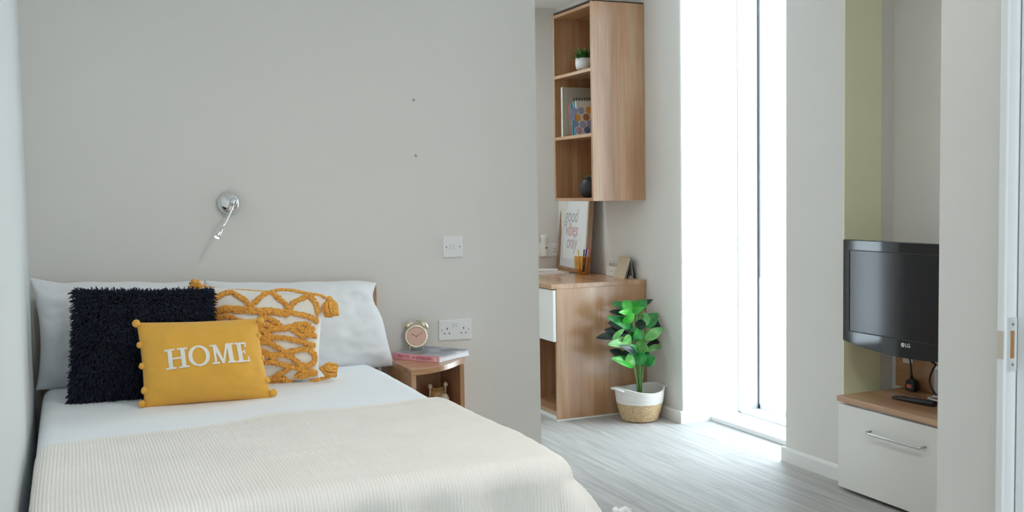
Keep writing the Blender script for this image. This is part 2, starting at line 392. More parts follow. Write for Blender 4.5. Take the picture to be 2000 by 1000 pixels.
# ceiling lamps added out of the frame to brighten the room
def fill_ceiling_lamp(x, y, power, label, color=(1, .985, .96)):
    t = thing('fill_ceiling_light', (x, y, ZC), label, 'added fill light')
    MB().lathe((x, y, ZC-.001), [(.19, 0), (.19, -.03), (.17, -.045)], 36).build('lamp_base', TRIM, t)
    MB().lathe((x, y, ZC-.046), [(.165, 0), (.15, -.02), (.10, -.034), (.0, -.04)], 36).build('diffuser', mat('lamp_diffuser', (.9, .9, .88), .6, emit=((1, .96, .90), 1.5)), t, smooth=True)
    d = bpy.data.lights.new('fill_light_glow', 'AREA'); d.shape = 'DISK'; d.size = .32; d.energy = power; d.color = color
    o = bpy.data.objects.new('fill_light_glow', d); COL.objects.link(o); o.parent = t; o.location = (0, 0, -.095)
fill_ceiling_lamp(1.25, 2.0, FILL_ROOM, 'round ceiling light added for fill over the bed end')
fill_ceiling_lamp(.62, -.35, FILL_HALL, 'round ceiling light added for fill by the doorway behind the camera')

fill_ceiling_lamp(1.9, 5.72, FILL_ALCOVE, 'round ceiling light added for fill in the alcove behind the bed wall', (.84, .94, 1))

# ------------------------------------------------------------------ fittings on the bed wall
def socket_holes(mb, cx, cz, y, s=1):
    mb.box(cx-.002*s, cx+.002*s, y, y+.004, cz+.004, cz+.012)
    mb.box(cx-.0135*s, cx-.0075*s, y, y+.004, cz-.014, cz-.010); mb.box(cx+.0075*s, cx+.0135*s, y, y+.004, cz-.014, cz-.010)
def rocker(name, cx, cz, par, y, w_=.0105, h_=.017):
    MB().prism([(cx-w_/2, y, cz-h_/2), (cx-w_/2, y-.0035, cz-h_/2), (cx-w_/2, y-.006, cz+h_/2), (cx-w_/2, y, cz+h_/2)], (w_, 0, 0)).build(name, PLASTIC, par, bevel=.0008)
# light switch
a, b_ = on_y(863, 482, YB), on_y(904, 482, YB); c_ = (a.x+b_.x)/2; zc = on_y(883, 482, YB).z
sw = thing('light_switch', (c_, YB, zc), 'square white double light switch on the wall above the socket', 'light switch')
MB().box(c_-.0435, c_+.0435, YB-.009, YB, zc-.0435, zc+.0435).build('face_plate', PLASTIC, sw, bevel=.003)
for dx in (-.0075, .0075): rocker('rocker', c_+dx, zc, sw, YB-.009, .013, .024)
for dx in (-.030, .030): MB().lathe((c_+dx, YB-.009, zc), [(.0036, -.001), (.0032, .0008)], 12, Vector((0, -1, 0))).build('screw', GREYS, sw)
# double socket, slightly out of level
c_ = (on_y(855.5, 645, YB).x+on_y(919.5, 641, YB).x)/2; zc = on_y(887, 643.5, YB).z
so = thing('double_socket', (c_, YB, zc), 'white double plug socket on the wall beside the alarm clock', 'socket')
MB().box(c_-.073, c_+.073, YB-.010, YB, zc-.043, zc+.043).build('face_plate', PLASTIC, so, bevel=.003)
for dx in (-.037, .037): hh = MB(); socket_holes(hh, c_+dx, zc-.002, YB-.0108); hh.build('pin_holes', HOLE, so)
for dx in (-.0085, .0085): rocker('rocker', c_+dx, zc+.022, so, YB-.010)
for dx in (-.060, .060): MB().lathe((c_+dx, YB-.010, zc), [(.003, -.001), (.0026, .0008)], 12, Vector((0, -1, 0))).build('screw', GREYS, so)
so.rotation_euler = (0, .018, 0)
# reading lamp
lc = on_y(446, 397, YB)
rl = thing('reading_lamp', (lc.x, YB, lc.z), 'chrome wall reading lamp with a thin arm above the pillows', 'wall lamp')
MB().lathe((lc.x, YB, lc.z), [(.043, 0), (.043, .012), (.040, .026), (.031, .037), (.016, .043), (0, .044)], 40, Vector((0, -1, 0))).build('wall_mount', CHROME, rl, smooth=True)
jb = Vector((lc.x+.012, YB-.048, lc.z+.004))
MB().sphere(jb, .017, 18, 12).build('ball_joint', CHROME, rl, smooth=True)
tipp = on_y(424, 463, YB-.12); topp = jb+Vector((.0, -.012, -.008))
arm = [topp.lerp(tipp, t)+Vector((0, -.012*math.sin(PI*t), 0)) for t in [i/14 for i in range(15)]]
MB().tube(arm[:11], .0042, 12).build('arm', CHROME, rl, smooth=True)
MB().tube(arm[10:], lambda i: .0052+.0015*i, 16).build('lamp_head', CHROME, rl, smooth=True)
dd = (arm[-1]-arm[-2]).normalized()
MB().lathe(arm[-1], [(.0098, 0), (.0098, .002), (.007, .0045), (0, .0055)], 18, dd).build('bulb', mat('led_lens', (.9, .9, .9), .3, emit=((1, .98, .94), 1.6)), rl, smooth=True)

# ------------------------------------------------------------------ bed
ZB = .600
bed = thing('bed', (.48, 3.06, 0), 'low double bed with an oak headboard under white bedding', 'bed')
MB().box(-.105, 1.135, 3.962, 3.992, .12, .893).build('headboard', oak_x, bed, bevel=.003)
MB().box(-.085, 1.03, 2.17, 3.96, .10, .30).build('bed_base', oak_y, bed, bevel=.004)
for x in (-.05, .98):
    for y in (2.22, 3.88): MB().box(x-.03, x+.03, y-.03, y+.03, 0, .10).build('leg', oak_z, bed, bevel=.003)
MB().box(-.095, 1.035, 2.18, 3.958, .302, .555).build('mattress', LINEN, bed, bevel=.04, seg=4)

def drape(x, y, xe, ye, zt, r, flare=.06, fold=0, xl=-.06, rl_=.04):
    dx = max(0, x-xe); dy = max(0, ye-y); dl = max(0, xl-x)
    d = math.hypot(dx, dy); px, py, pz = min(x, xe), max(y, ye), zt
    if d > 1e-9:
        nx, ny = dx/d, -dy/d; q = r*PI/2
        corner = min(1, 2*min(dx, dy)/max(d, 1e-6)*1.0)
        if d < q: out, dn = r*math.sin(d/r), r*(1-math.cos(d/r))
        else: out, dn = r+(.6*flare+1.05*corner)*.14*(1-math.exp(-(d-q)/.14)), r+(d-q)*(.985-.22*corner)
        if fold:
            k = max(0, d-q*.5); out += fold*min(1, k/.12)*(math.sin(x*31+1.3*math.sin(x*9))*abs(ny)+.5*math.sin(y*24)*abs(nx))
        px += nx*out; py += ny*out; pz -= dn
    if dl > 0:
        th = min(dl/rl_, PI/2); px = xl-rl_*math.sin(th); pz -= rl_*(1-math.cos(th))+max(0, dl-rl_*PI/2)
    return Vector((px, py, pz))
def wave(x, y): return .004*noise.noise((x*3, y*4, 0))
def duvet_pt(i, j):
    x = -.13+i/110*(1.04+.13+.30); y = 3.93-j/150*(3.93-2.22+.22)
    s = 1 if 0 < x < 1 else .3
    p = drape(x, y, 1.030, 2.235, ZB, .05)
    p.z += wave(x, y)+.0015*noise.noise((x*9, y*12, 5))-.012*max(0, (y-3.80)/.13)
    return p
dv = MB().grid(111, 151, duvet_pt, flip=True)
dvo = dv.build('duvet', LINEN, smooth=True, fix=False); tag(dvo, 'smooth white duvet spread flat over the bed', 'duvet')
m_ = dvo.modifiers.new('thick', 'SOLIDIFY'); m_.thickness = .018; m_.offset = -1

def lerp_tab(tab, x):
    if x <= tab[0][0]: return tab[0][1]
    for (a0, b0), (a1, b1) in zip(tab, tab[1:]):
        if x <= a1: return b0+(b1-b0)*(x-a0)/(a1-a0)
    return tab[-1][1]
BACK = [tuple(on_z(x, y, ZB+.006)[:2]) for x, y in ((45, 892), (87, 872), (210, 857), (300, 848), (400, 836), (540, 808), (700, 796), (780, 787), (862, 777))]
NXB, NYB, PITCHR = 880, 120, .0084
def blanket_pt(i, j):
    x = -.128+i/(NXB-1)*(1.05+.128+.20)
    yb = lerp_tab(BACK, x)+.004*math.sin(x*40); y = yb+(1.86-yb)*j/(NYB-1)
    xe = 1.045+.022*math.exp(-((y-2.42)/.25)**2)
    p = drape(x, y, xe, 2.215, ZB+.011, .058, fold=.014)
    wob = .0016*math.sin(y*6+2*math.sin(x*3))
    p.z += wave(x, y)+.0024*noise.noise((x*3.5, y*24, 7))
    h = .5+.5*math.cos(2*PI*(x+wob)/PITCHR)
    # ridge height along the local outward direction (up on top, outward on the drops)
    dx, dy = max(0, x-xe), max(0, 2.215-y); d = math.hypot(dx, dy)
    th = min(PI/2, d/.052); n = Vector((0, 0, 1))
    if d > 1e-9: n = Vector((dx/d*math.sin(th), -dy/d*math.sin(th), math.cos(th)))
    hem = 1 if j > 3 else .3
    return p+n*(.0031*h*hem)
bk = MB().grid(NXB, NYB, blanket_pt, flip=True)
bko = thing('blanket', (.5, 2.5, 0), 'beige ribbed throw blanket spread over the foot of the bed', 'blanket')
bkm = bk.build('rib_weave', BLANKET, bko, smooth=True, fix=False)
tp = on_y(1202, 997, 2.13)
tb = MB()
for k in range(16):
    a = random.uniform(0, 2*PI); q = tp+Vector((.004*math.cos(a), .004*math.sin(a), 0))
    e = tp+Vector((.028+.016*math.cos(a), .012*math.sin(a), -.035+.03*random.random()))
    tb.tube([q, q.lerp(e, .5)+Vector((.004, 0, .008)), e], .0022, 5)
tb.sphere(tp, .009, 10, 7)
tb.build('tassel', TASSEL, bko)

# ------------------------------------------------------------------ cushions
class Cushion:
    """a plump cushion between four corners (bottom-left, bottom-right, top-right, top-left)"""
    def __init__(s, c, thick, pull=.06, ex=.5, wr=0, seed=0, wf=9, back=1, warp=None):
        s.back = back; s.warp = warp
        s.c = [Vector(p) for p in c]; s.T = thick; s.pull = pull; s.ex = ex; s.wr = wr; s.seed = seed; s.wf = wf
        s.n = ((s.c[1]-s.c[0]).cross(s.c[3]-s.c[0])).normalized()
        if s.n.y > 0: s.n = -s.n
    def mid(s, u, v):
        uu = u*(1-s.pull*(1-v*v)*u*u); vv = v*(1-s.pull*(1-u*u)*v*v)
        if s.warp: du, dv_ = s.warp(u, v); uu += du; vv += dv_
        a = (uu+1)/2; b = (vv+1)/2; c = s.c
        return (c[0]*(1-a)+c[1]*a)*(1-b)+(c[3]*(1-a)+c[2]*a)*b
    def surf(s, u, v, side=1, lift=0):
        u_ = max(-1, min(1, u)); v_ = max(-1, min(1, v))
        t = s.T/2*((1-u_**2)*(1-v_**2))**s.ex if abs(u_) < 1 and abs(v_) < 1 else 0
        if side < 0: t *= s.back
        p = s.mid(u, v)
        if s.wr:
            k = s.wr*min(1, 3*(1-max(abs(u_), abs(v_)))+.15)
            t += k*(noise.noise((u*s.wf/3+s.seed, v*s.wf/3, side))+.5*noise.noise((u*s.wf+s.seed, v*s.wf, 3+side)))
        return p+s.n*(side*max(t, 0)+lift)
    def mesh(s, nu=44, nv=36):
        mb = MB()
        def g(k): return math.sin((k*2-1)*PI/2)      # finer near the seams
        for side in (1, -1): mb.grid(nu, nv, lambda i, j: s.surf(g(i/(nu-1)), g(j/(nv-1)), side), flip=side < 0)
        return mb
    def uv(s, x, y, side=1, lift=0):
        """where on the front of the cushion a view ray lands"""
        u = v = 0.0
        for _ in range(25):
            a = project(s.surf(u, v, side, lift)); e = 1e-3
            b = project(s.surf(u+e, v, side, lift)); c = project(s.surf(u, v+e, side, lift))
            j11, j12, j21, j22 = (b[0]-a[0])/e, (c[0]-a[0])/e, (b[1]-a[1])/e, (c[1]-a[1])/e
            dt = j11*j22-j12*j21; rx, ry = x-a[0], y-a[1]
            if abs(dt) < 1e-6: break
            u = max(-.995, min(.995, u+.8*(j22*rx-j12*ry)/dt)); v = max(-.995, min(.995, v+.8*(-j21*rx+j11*ry)/dt))
        return u, v
def tilt(y0, lean, x0=0, turn=0):
    """a plane leaning back over its foot line"""
    n = Vector((math.sin(turn), -math.cos(turn), lean)).normalized(); return Vector((x0, y0, ZB+.006)), n
def quad(pts, pl): return [on_plane(x, y, *pl) for x, y in pts]
def weld(o, d=.0004):
    m = o.modifiers.new('weld', 'WELD'); m.merge_threshold = d; return o

# white pillows
def g2(x, c, w_): return math.exp(-((x-c)/w_)**2)
pl = tilt(3.875, .09)
def warp_l(u, v): return (.05*g2(v, .2, .5)*(u < 0)*u*u*-1*-1*.0 + .03*g2(u, -1, .3)*(1-v*v)), (-.07*g2(u, -.62, .22)*max(0, v)+.012*math.sin(u*9)*max(0, v))
cu = Cushion(quad(((70, 762), (404, 762), (398, 549), (58, 541)), pl), .20, .05, .5, .016, 3, 7, back=.5, warp=warp_l)
po = weld(cu.mesh(64, 52).build('pillow', PILLOW, smooth=True, fix=False)); tag(po, 'white pillow against the headboard by the left wall', 'pillow', 'white bed pillows')
pl = tilt(3.855, .11)
def warp_r(u, v): return (-.085*g2(v, .62, .33)*max(0, u)**6), (.035*g2(u, .55, .5)*max(0, v)+.008*math.sin(u*11)*max(0, v)-.03*g2(u, 1, .15)*max(0, v))
cu = Cushion(quad(((406, 764), (770, 714), (738, 550), (402, 549)), pl), .22, .03, .52, .017, 8, 7, back=.5, warp=warp_r)
po = weld(cu.mesh(72, 52).build('pillow', PILLOW, smooth=True, fix=False)); tag(po, 'white pillow against the headboard on the nightstand side', 'pillow', 'white bed pillows')

# navy shaggy cushion
pl = tilt(3.535, .36)
nv = Cushion(quad(((143, 786), (417, 772), (407, 570), (153, 571)), pl), .16, .055, .5)
nvt = thing('shaggy_cushion', tuple((nv.c[0]+nv.c[1])/2), 'dark navy shaggy square cushion leaning on the white pillow', 'cushion')
weld(nv.mesh(26, 26).build('cover', NAVY, nvt, smooth=True, fix=False))
tf = MB()
def tuft(p, n, ln):
    g = Vector((random.uniform(-.8, .8), random.uniform(-.25, .25), random.uniform(-1.0, .45)))
    d = (n*random.uniform(.5, 1.1)+g*.62).normalized()
    a = d.orthogonal().normalized(); a.rotate(Matrix.Rotation(random.uniform(0, 6.28), 3, d)); b = d.cross(a)
    m1 = p+d*ln*.5; tip = p+d*ln+Vector((0, 0, -.25*ln)); r = random.uniform(.0020, .0034)
    V = []
    for q, rr in ((p, r*.8), (m1, r), (tip, r*.45)):
        for k in range(3): th = 2.0944*k; V.append(q+a*(rr*math.cos(th))+b*(rr*math.sin(th)))
    tf.add(V, [(0,1,4,3),(1,2,5,4),(2,0,3,5),(3,4,7,6),(4,5,8,7),(5,3,6,8),(6,7,8)])
for _ in range(8200):
    u, v = random.uniform(-1, 1), random.uniform(-1, 1); side = 1 if random.random() < .88 else -1
    p = nv.surf(u, v, side); o_ = (p-nv.mid(0, 0)); o_ = (o_-nv.n*o_.dot(nv.n)); o_ = o_.normalized() if o_.length > 1e-6 else Vector((0,0,1))
    e = max(abs(u), abs(v))**6
    tuft(p, (nv.n*side*(1-.7*e)+o_*e*1.1).normalized(), random.uniform(.022, .038))
for _ in range(1700):
    t = random.uniform(-1, 1); k = random.randrange(4); u, v = ((t, 1), (t, -1), (1, t), (-1, t))[k]
    p = nv.mid(u, v); o_ = (p-nv.mid(u*.6, v*.6)).normalized()
    if k == 1: o_ = (o_+nv.n*2.5).normalized()
    tuft(p, o_, random.uniform(.016, .036))
po = tf.build('shag_pile', NAVY, nvt, fix=False); po['kind'] = 'stuff'

# cream cushion with tufted ochre rope pattern and corner tassels
pl = tilt(3.60, .27, .64, -.36)
kn = Cushion(quad(((384, 764), (622, 742), (634, 577), (376, 556)), pl), .15, .03, .48)
knt = thing('tasselled_cushion', tuple((kn.c[0]+kn.c[1])/2), 'cream square cushion with ochre rope pattern and corner tassels', 'cushion')
weld(kn.mesh(36, 36).build('cover', CREAM, knt, smooth=True, fix=False))
K = lambda x, y: (400+x/4.168, 540+y/4.168)
PATHS = [
 [(60,300),(65,240),(90,180),(150,145),(215,130),(270,160),(330,195),(370,235),(400,215),(440,180),(500,140),(550,135),(590,170),(640,210),(690,260),(720,215),(780,185),(850,160),(880,190),(910,240),(922,300)],
 [(55,300),(110,270),(180,255),(300,262),(420,272),(540,278),(660,290),(780,310),(850,330),(900,350),(908,372)],
 [(62,312),(110,286),(190,274),(300,280),(430,290),(560,297),(680,310)],
 [(70,385),(130,330),(200,325),(250,350),(330,375)],
 [(450,330),(520,345),(580,375),(640,415),(700,410),(760,390),(830,388),(848,415),(840,450)],
 [(420,380),(500,395),(560,415),(640,425),(690,420),(740,450),(800,485),(870,470),(898,490)],
 [(420,440),(490,445),(560,432),(630,425)],
 [(420,505),(500,492),(560,495),(640,500),(720,515),(800,535),(850,552),(890,565)],
 [(420,540),(520,540),(580,570),(640,610),(690,640),(730,680),(780,720),(800,750)],
 [(690,610),(750,600),(820,590),(870,610),(898,650),(885,700),(840,725),(790,720)],
 [(420,655),(520,640),(600,640),(660,645),(700,650)],
 [(420,590),(470,610),(540,640),(560,680),(530,700)],
 [(440,700),(540,700),(620,715),(700,735),(780,755),(830,770)],
 [(480,880),(540,840),(600,800),(640,780),(680,750)],
 [(530,850),(600,850),(660,862),(705,872)],
 [(500,860),(560,835),(620,825),(670,845)],
 [(740,820),(790,790),(850,775),(900,785),(850,800),(780,815)],
 [(420,395),(460,430),(500,470),(540,490)],
 [(430,470),(480,510),(540,530)],
 [(740,400),(790,430),(840,440),(880,425)],
 [(80,420),(200,400),(330,420)], [(60,520),(180,480),(300,520),(420,500)], [(60,640),(200,600),(320,640),(430,655)], [(60,760),(200,720),(330,770),(450,800)],
]
def smooth_path(p, n=6):
    out = []
    for i in range(len(p)-1):
        p0, p1, p2, p3 = p[max(i-1, 0)], p[i], p[i+1], p[min(i+2, len(p)-1)]
        for k in range(n):
            t = k/n; out.append(tuple(.5*(2*p1[q]+(p2[q]-p0[q])*t+(2*p0[q]-5*p1[q]+4*p2[q]-p3[q])*t*t+(3*p1[q]-p0[q]-3*p2[q]+p3[q])*t**3) for q in range(2)))
    out.append(p[-1]); return out
for pth in PATHS:
    uvs = smooth_path([kn.uv(*K(*q)) for q in pth], 12)
    pts = [kn.surf(u, v, 1, .004)+Vector((random.uniform(-1, 1), random.uniform(-1, 1), random.uniform(-1, 1)))*.0012 for u, v in uvs]
    rr = [random.uniform(.0072, .0105) for _ in pts]
    mb = MB().tube(pts, lambda i: rr[i], 8)
    for p in pts:          # cut loops of yarn standing off the rope
        for _ in range(3): mb.sphere(p+Vector((random.uniform(-1, 1)*.007, -.004-random.random()*.004, random.uniform(-1, 1)*.007)), random.uniform(.0028, .0045), 6, 4)
    mb.build('rope_pattern', YARN, knt, smooth=True, fix=False)
edge = [(370,553),(400,560),(430,566),(475,568),(520,571),(545,566),(570,567),(600,573),(625,577),(636,582)]
mb = MB()
pts = [on_plane(x, y, kn.c[0]-kn.n*-.006, kn.n) for x, y in smooth_path(edge, 8)]
rr = [random.uniform(.0050, .0068) for _ in pts]
mb.tube(pts, lambda i: rr[i], 8).build('edge_cord', YARN, knt, smooth=True)
pts = [on_plane(x, y, kn.c[0]+kn.n*.006, kn.n) for x, y in smooth_path([(606,745),(622,741),(640,737),(655,731)], 8)]
mb = MB().tube(pts, lambda i: .006+.0015*math.sin(i*1.9), 8); mb.build('edge_cord', YARN, knt, smooth=True)
def knit_tassel(px, py, rx, drop, n=70):
    """a fat bundle of yarn: knot at the cord, strands fanning along drop"""
    c = on_plane(px, py, kn.c[0]+kn.n*.02, kn.n); mb = MB(); drop = Vector(drop).normalized()
    s1 = drop.cross(kn.n).normalized(); s2 = drop.cross(s1).normalized(); q0 = c-drop*rx*.9
    for _ in range(n):
        a = random.uniform(0, 2*PI); r = math.sqrt(random.random())*rx*.8; o_ = s1*math.cos(a)+s2*math.sin(a)
        q = q0+o_*(r*.3); e = c+o_*(r*random.uniform(.8, 1.1))+drop*(rx*random.uniform(.75, 1.15)); md = c+o_*(r*1.15)-drop*rx*.1
        mb.tube([q, q.lerp(md, .6)+o_*r*.2, md, md.lerp(e, .6), e], .0042, 6)
    mb.sphere(q0, rx*.42, 10, 7, bump=.12)
    mb.build('tassel', YARN, knt, smooth=True)
knit_tassel(646, 600, .031, (.15, 0, -1)); knit_tassel(643, 722, .026, (.8, -.2, -.15)); knit_tassel(383, 557, .018, (-.9, 0, .25), 40)

# mustard HOME cushion with pompoms
pl = tilt(3.335, .30, .40, -.06)
ho = Cushion(quad(((281, 797), (532, 779), (502, 622), (266, 630)), pl), .16, .035, .5, .010, 5, 8)
hot = thing('lettered_cushion', tuple((ho.c[0]+ho.c[1])/2), 'small mustard cushion lettered HOME in white, with pompom edges', 'cushion')
weld(ho.mesh(52, 40).build('cover', MUSTARD, hot, smooth=True, fix=False))
LB = [(385/4.547+240, 560/4.547+600), (1132/4.547+240, 484/4.547+600), (1100/4.547+240, 312/4.547+600), (366/4.547+240, 381/4.547+600)]
LUV = [ho.uv(*p) for p in LB]
def letter_pt(s, t, lift):
    u = (LUV[0][0]*(1-s)+LUV[1][0]*s)*(1-t)+(LUV[3][0]*(1-s)+LUV[2][0]*s)*t
    v = (LUV[0][1]*(1-s)+LUV[1][1]*s)*(1-t)+(LUV[3][1]*(1-s)+LUV[2][1]*s)*t
    return ho.surf(u, v, 1, lift)
def patch(mb, p00, p10, p11, p01, n=8, m=8):
    """a felt strip between four letter-space corners, following the cushion"""
    def f(lift):
        def g(i, j):
            a, b = i/(n-1), j/(m-1)
            s = (p00[0]*(1-a)+p10[0]*a)*(1-b)+(p01[0]*(1-a)+p11[0]*a)*b
            t = (p00[1]*(1-a)+p10[1]*a)*(1-b)+(p01[1]*(1-a)+p11[1]*a)*b
            return letter_pt(s, t, lift)
        return g
    mb.grid(n, m, f(.0028)); mb.grid(n, m, f(-.001))
def bar(mb, s0, s1, t0, t1): patch(mb, (s0, t0), (s1, t0), (s1, t1), (s0, t1))
sf = .09
H = MB()
for x in (.035, .185): bar(H, x, x+.052, 0, 1); bar(H, x-.034, x+.086, 0, sf); bar(H, x-.034, x+.086, 1-sf, 1)
bar(H, .06, .21, .46, .55)
H.build('letter_H', FELT, hot, smooth=True)
O = MB(); n_ = 40
for lift, fl in ((.0028, False), (-.001, True)):
    def og(i, j):
        a = 2*PI*i/n_; k = j/3
        rx = .125*(1-k)+.078*k; ry = .53*(1-k)+.43*k
        return letter_pt(.395+rx*math.cos(a), .5+ry*math.sin(a), lift)
    O.grid(n_+1, 4, og)
O.build('letter_O', FELT, hot, smooth=True)
Mm = MB(); x0 = .535
bar(Mm, x0+.03, x0+.058, 0, 1); bar(Mm, x0+.205, x0+.262, 0, 1)
patch(Mm, (x0+.118, 0), (x0+.150, 0), (x0+.075, 1), (x0+.018, 1)); patch(Mm, (x0+.118, 0), (x0+.140, 0), (x0+.225, 1), (x0+.190, 1))
for x, w_ in ((x0, .09), (x0+.185, .105)): bar(Mm, x, x+w_, 0, sf)
bar(Mm, x0, x0+.06, 1-sf, 1); bar(Mm, x0+.2, x0+.285, 1-sf, 1)
Mm.build('letter_M', FELT, hot, smooth=True)
E_ = MB(); x0 = .835
bar(E_, x0+.025, x0+.080, 0, 1); bar(E_, x0, x0+.155, 0, sf); bar(E_, x0, x0+.145, 1-sf, 1); bar(E_, x0+.07, x0+.120, .47, .56)
bar(E_, x0+.142, x0+.162, 0, .27); bar(E_, x0+.125, x0+.145, .75, 1); bar(E_, x0+.108, x0+.122, .39, .64)
E_.build('letter_E', FELT, hot, smooth=True)
for px_, py_, r_ in ((266, 632, .0155), (273, 674, .0125), (278, 715, .0135), (283, 763, .0150), (277, 789, .014), (509, 626, .0145), (504, 655, .012), (510, 700, .013), (521, 743, .0135), (534, 767, .0155)):
    c = on_plane(px_, py_, ho.c[0]+ho.n*.012, ho.n)
    MB().sphere(c, r_*.82, 14, 10, bump=.07).build('pompom', MUSTARD, hot, smooth=True)

# ------------------------------------------------------------------ nightstand
ZN = .597
A = on_z(804, 723, ZN); Bq = on_z(919, 697, ZN); XNL = A.x; XNR = Bq.x-.012
ns = thing('nightstand', ((XNL+XNR)/2, 3.85, .24), 'curved oak nightstand fixed to the wall beside the bed', 'nightstand')
def ns_front(x):
    """bowed front: deep on the bed side, shallow at the free side"""
    t = max(0, min(1, (x-XNL)/(XNR-XNL))); return A.y+(Bq.y+.03-A.y)*(t**2.1)
def ns_board(z0, z1, inset=0, xa=None, xb=None, back=YB-.001):
    xa = XNL if xa is None else xa; xb = XNR if xb is None else xb; n = 16
    poly = [(xa, back, z0)]+[(xa+(xb-xa)*i/n, ns_front(xa+(xb-xa)*i/n)+inset, z0) for i in range(n+1)]+[(xb, back, z0)]
    return MB().prism(poly, (0, 0, z1-z0))
ns_board(ZN-.022, ZN).build('top', oak_x, ns, bevel=.002)
ns_board(.24, .26, .006).build('bottom', oak_x, ns, bevel=.002)
MB().box(XNL, XNL+.018, ns_front(XNL)+.003, YB-.001, .26, ZN-.022).build('side_panel', oak_z, ns, bevel=.001)
MB().box(XNR-.045, XNR-.027, ns_front(XNR-.045)+.004, YB-.001, .26, ZN-.022).build('side_panel', oak_z, ns, bevel=.001)
MB().box(XNL+.018, XNR-.045, YB-.012, YB-.001, .26, ZN-.022).build('back_panel', oak_in, ns)

# book on the nightstand
zb0 = ZN+.0006; zb1 = zb0+.024
c0 = on_z(765, 700, zb0); c1 = on_z(856, 708.5, zb0); c2 = on_z(919, 694, zb0); e1 = (c1-c0); e2 = c2-c1
e1 = e1.normalized(); e2 = (e2-e1*e2.dot(e1)); wdt = e2.length; e2 = e2.normalized(); ln = (c1-c0).length
c3 = c0+e2*wdt
bt = thing('book', tuple((c0+c2)/2), 'thick pink-spined book with a grey photo cover under the alarm clock', 'book')
PINK = mat('pink_cloth', (.80, .36, .40), .7); PAPER = mat('white_paper', (.80, .81, .82), .85)
def photo_cover():
    m, N, L, b = new_mat('photo_cover'); b.inputs['Roughness'].default_value = .3
    tc = N.new('ShaderNodeTexCoord'); v = N.new('ShaderNodeTexVoronoi'); v.inputs['Scale'].default_value = 16; v.distance = 'CHEBYCHEV'
    L.new(tc.outputs['Object'], v.inputs['Vector']); cr = N.new('ShaderNodeValToRGB'); e = cr.color_ramp.elements
    e[0].color = (.10, .12, .13, 1); e[1].color = (.62, .62, .62, 1); x = e.new(.5); x.color = (.30, .31, .37, 1)
    s = N.new('ShaderNodeSeparateColor'); L.new(v.outputs['Color'], s.inputs[0]); L.new(s.outputs[0], cr.inputs[0]); L.new(cr.outputs[0], b.inputs['Base Color']); return m
U = Vector((0, 0, 1)); mid = (c0+c2)/2
MB().obox(mid+U*.012, e1, e2, U, ln/2-.004, wdt/2-.002, .0095).build('pages', PAPER, bt)
MB().obox(mid+U*.0227, e1, e2, U, ln/2, wdt/2, .0013).build('front_cover', photo_cover(), bt)
MB().obox(mid+U*.0013, e1, e2, U, ln/2, wdt/2, .0013).build('back_cover', PAPER, bt)
MB().obox(mid-e2*(wdt/2-.001)+U*.012, e1, e2, U, ln/2, .0012, .012).build('spine', PINK, bt)
def text(body, name, matl, parent, origin, ex, ey, size, extrude=.0003, bold=0, shear=0, center=True):
    cd = bpy.data.curves.new(name, 'FONT'); cd.body = body; cd.size = size; cd.extrude = extrude; cd.offset = bold; cd.shear = shear
    if center: cd.align_x = 'CENTER'; cd.align_y = 'CENTER'
    to = bpy.data.objects.new(name+'_tmp', cd); COL.objects.link(to)
    dg = bpy.context.evaluated_depsgraph_get(); me = bpy.data.meshes.new_from_object(to.evaluated_get(dg))
    bpy.data.objects.remove(to); ez = ex.cross(ey)
    mb = MB(); mb.v = [tuple(Vector(origin)+ex*v.co.x+ey*v.co.y+ez*v.co.z) for v in me.vertices]; mb.f = [tuple(p.vertices) for p in me.polygons]
    return mb.build(name, matl, parent, fix=False)
sc_ = mid-e2*(wdt/2+.0006)+U*.012
DPINK = mat('dark_pink_print', (.36, .07, .10), .6)
text('PRETTY', 'spine_lettering', DPINK, bt, sc_-e1*.060, e1, U, .017, bold=.0002)
text('city', 'spine_lettering', DPINK, bt, sc_-e1*.010, e1, U, .010)
text('LONDON', 'spine_lettering', DPINK, bt, sc_+e1*.040, e1, U, .017, bold=.0002)
MB().obox(sc_+e1*.098+U*.004, e1, e2, U, .004, .0003, .002).obox(sc_+e1*.098-U*.001, e1, e2, U, .004, .0003, .002).obox(sc_+e1*.098-U*.006, e1, e2, U, .004, .0003, .002).build('spine_mark', PAPER, bt)

# alarm clock, standing on the back of the book
zc0 = zb0+.0245
ck = on_y(813, 652, 3.935); ckx = ck.x; R_ = .0455; cz = zc0+.0075+R_
at_ = thing('alarm_clock', (ckx, 3.935, zc0), 'pale brass twin bell alarm clock with a peach dial', 'clock')
fd = Vector((-.30, -1, .10)).normalized(); sx = Vector((0,0,1)).cross(-fd).normalized()*1.0; sx = fd.cross(Vector((0,0,1))).normalized()*-1; sx = Vector((-fd.y, fd.x, 0)).normalized(); uy = fd.cross(sx) if fd.cross(sx).z > 0 else sx.cross(fd)
cc = Vector((ckx, 3.935, cz))
MB().lathe(cc-fd*.02, [(R_-.006, 0), (R_, .004), (R_, .036), (R_-.001, .040), (R_-.0055, .040), (R_-.006, .034)], 40, fd, closed=False).build('case', GOLDP, at_, smooth=False, bevel=.0006)
MB().lathe(cc+fd*.0145, [(R_-.0058, 0), (R_-.0058, .0012)], 36, fd).build('dial', PEACH, at_)
def hand(ang, l, wd):
    d = sx*math.sin(ang)+uy*math.cos(ang); q = d.cross(fd)
    return MB().obox(cc+fd*.0168+d*l*.42, d, q, fd, l*.58, wd, .0005)
hand(math.radians(-62), .024, .0013).build('hour_hand', BROWN, at_); hand(math.radians(57), .032, .0010).build('minute_hand', BROWN, at_)
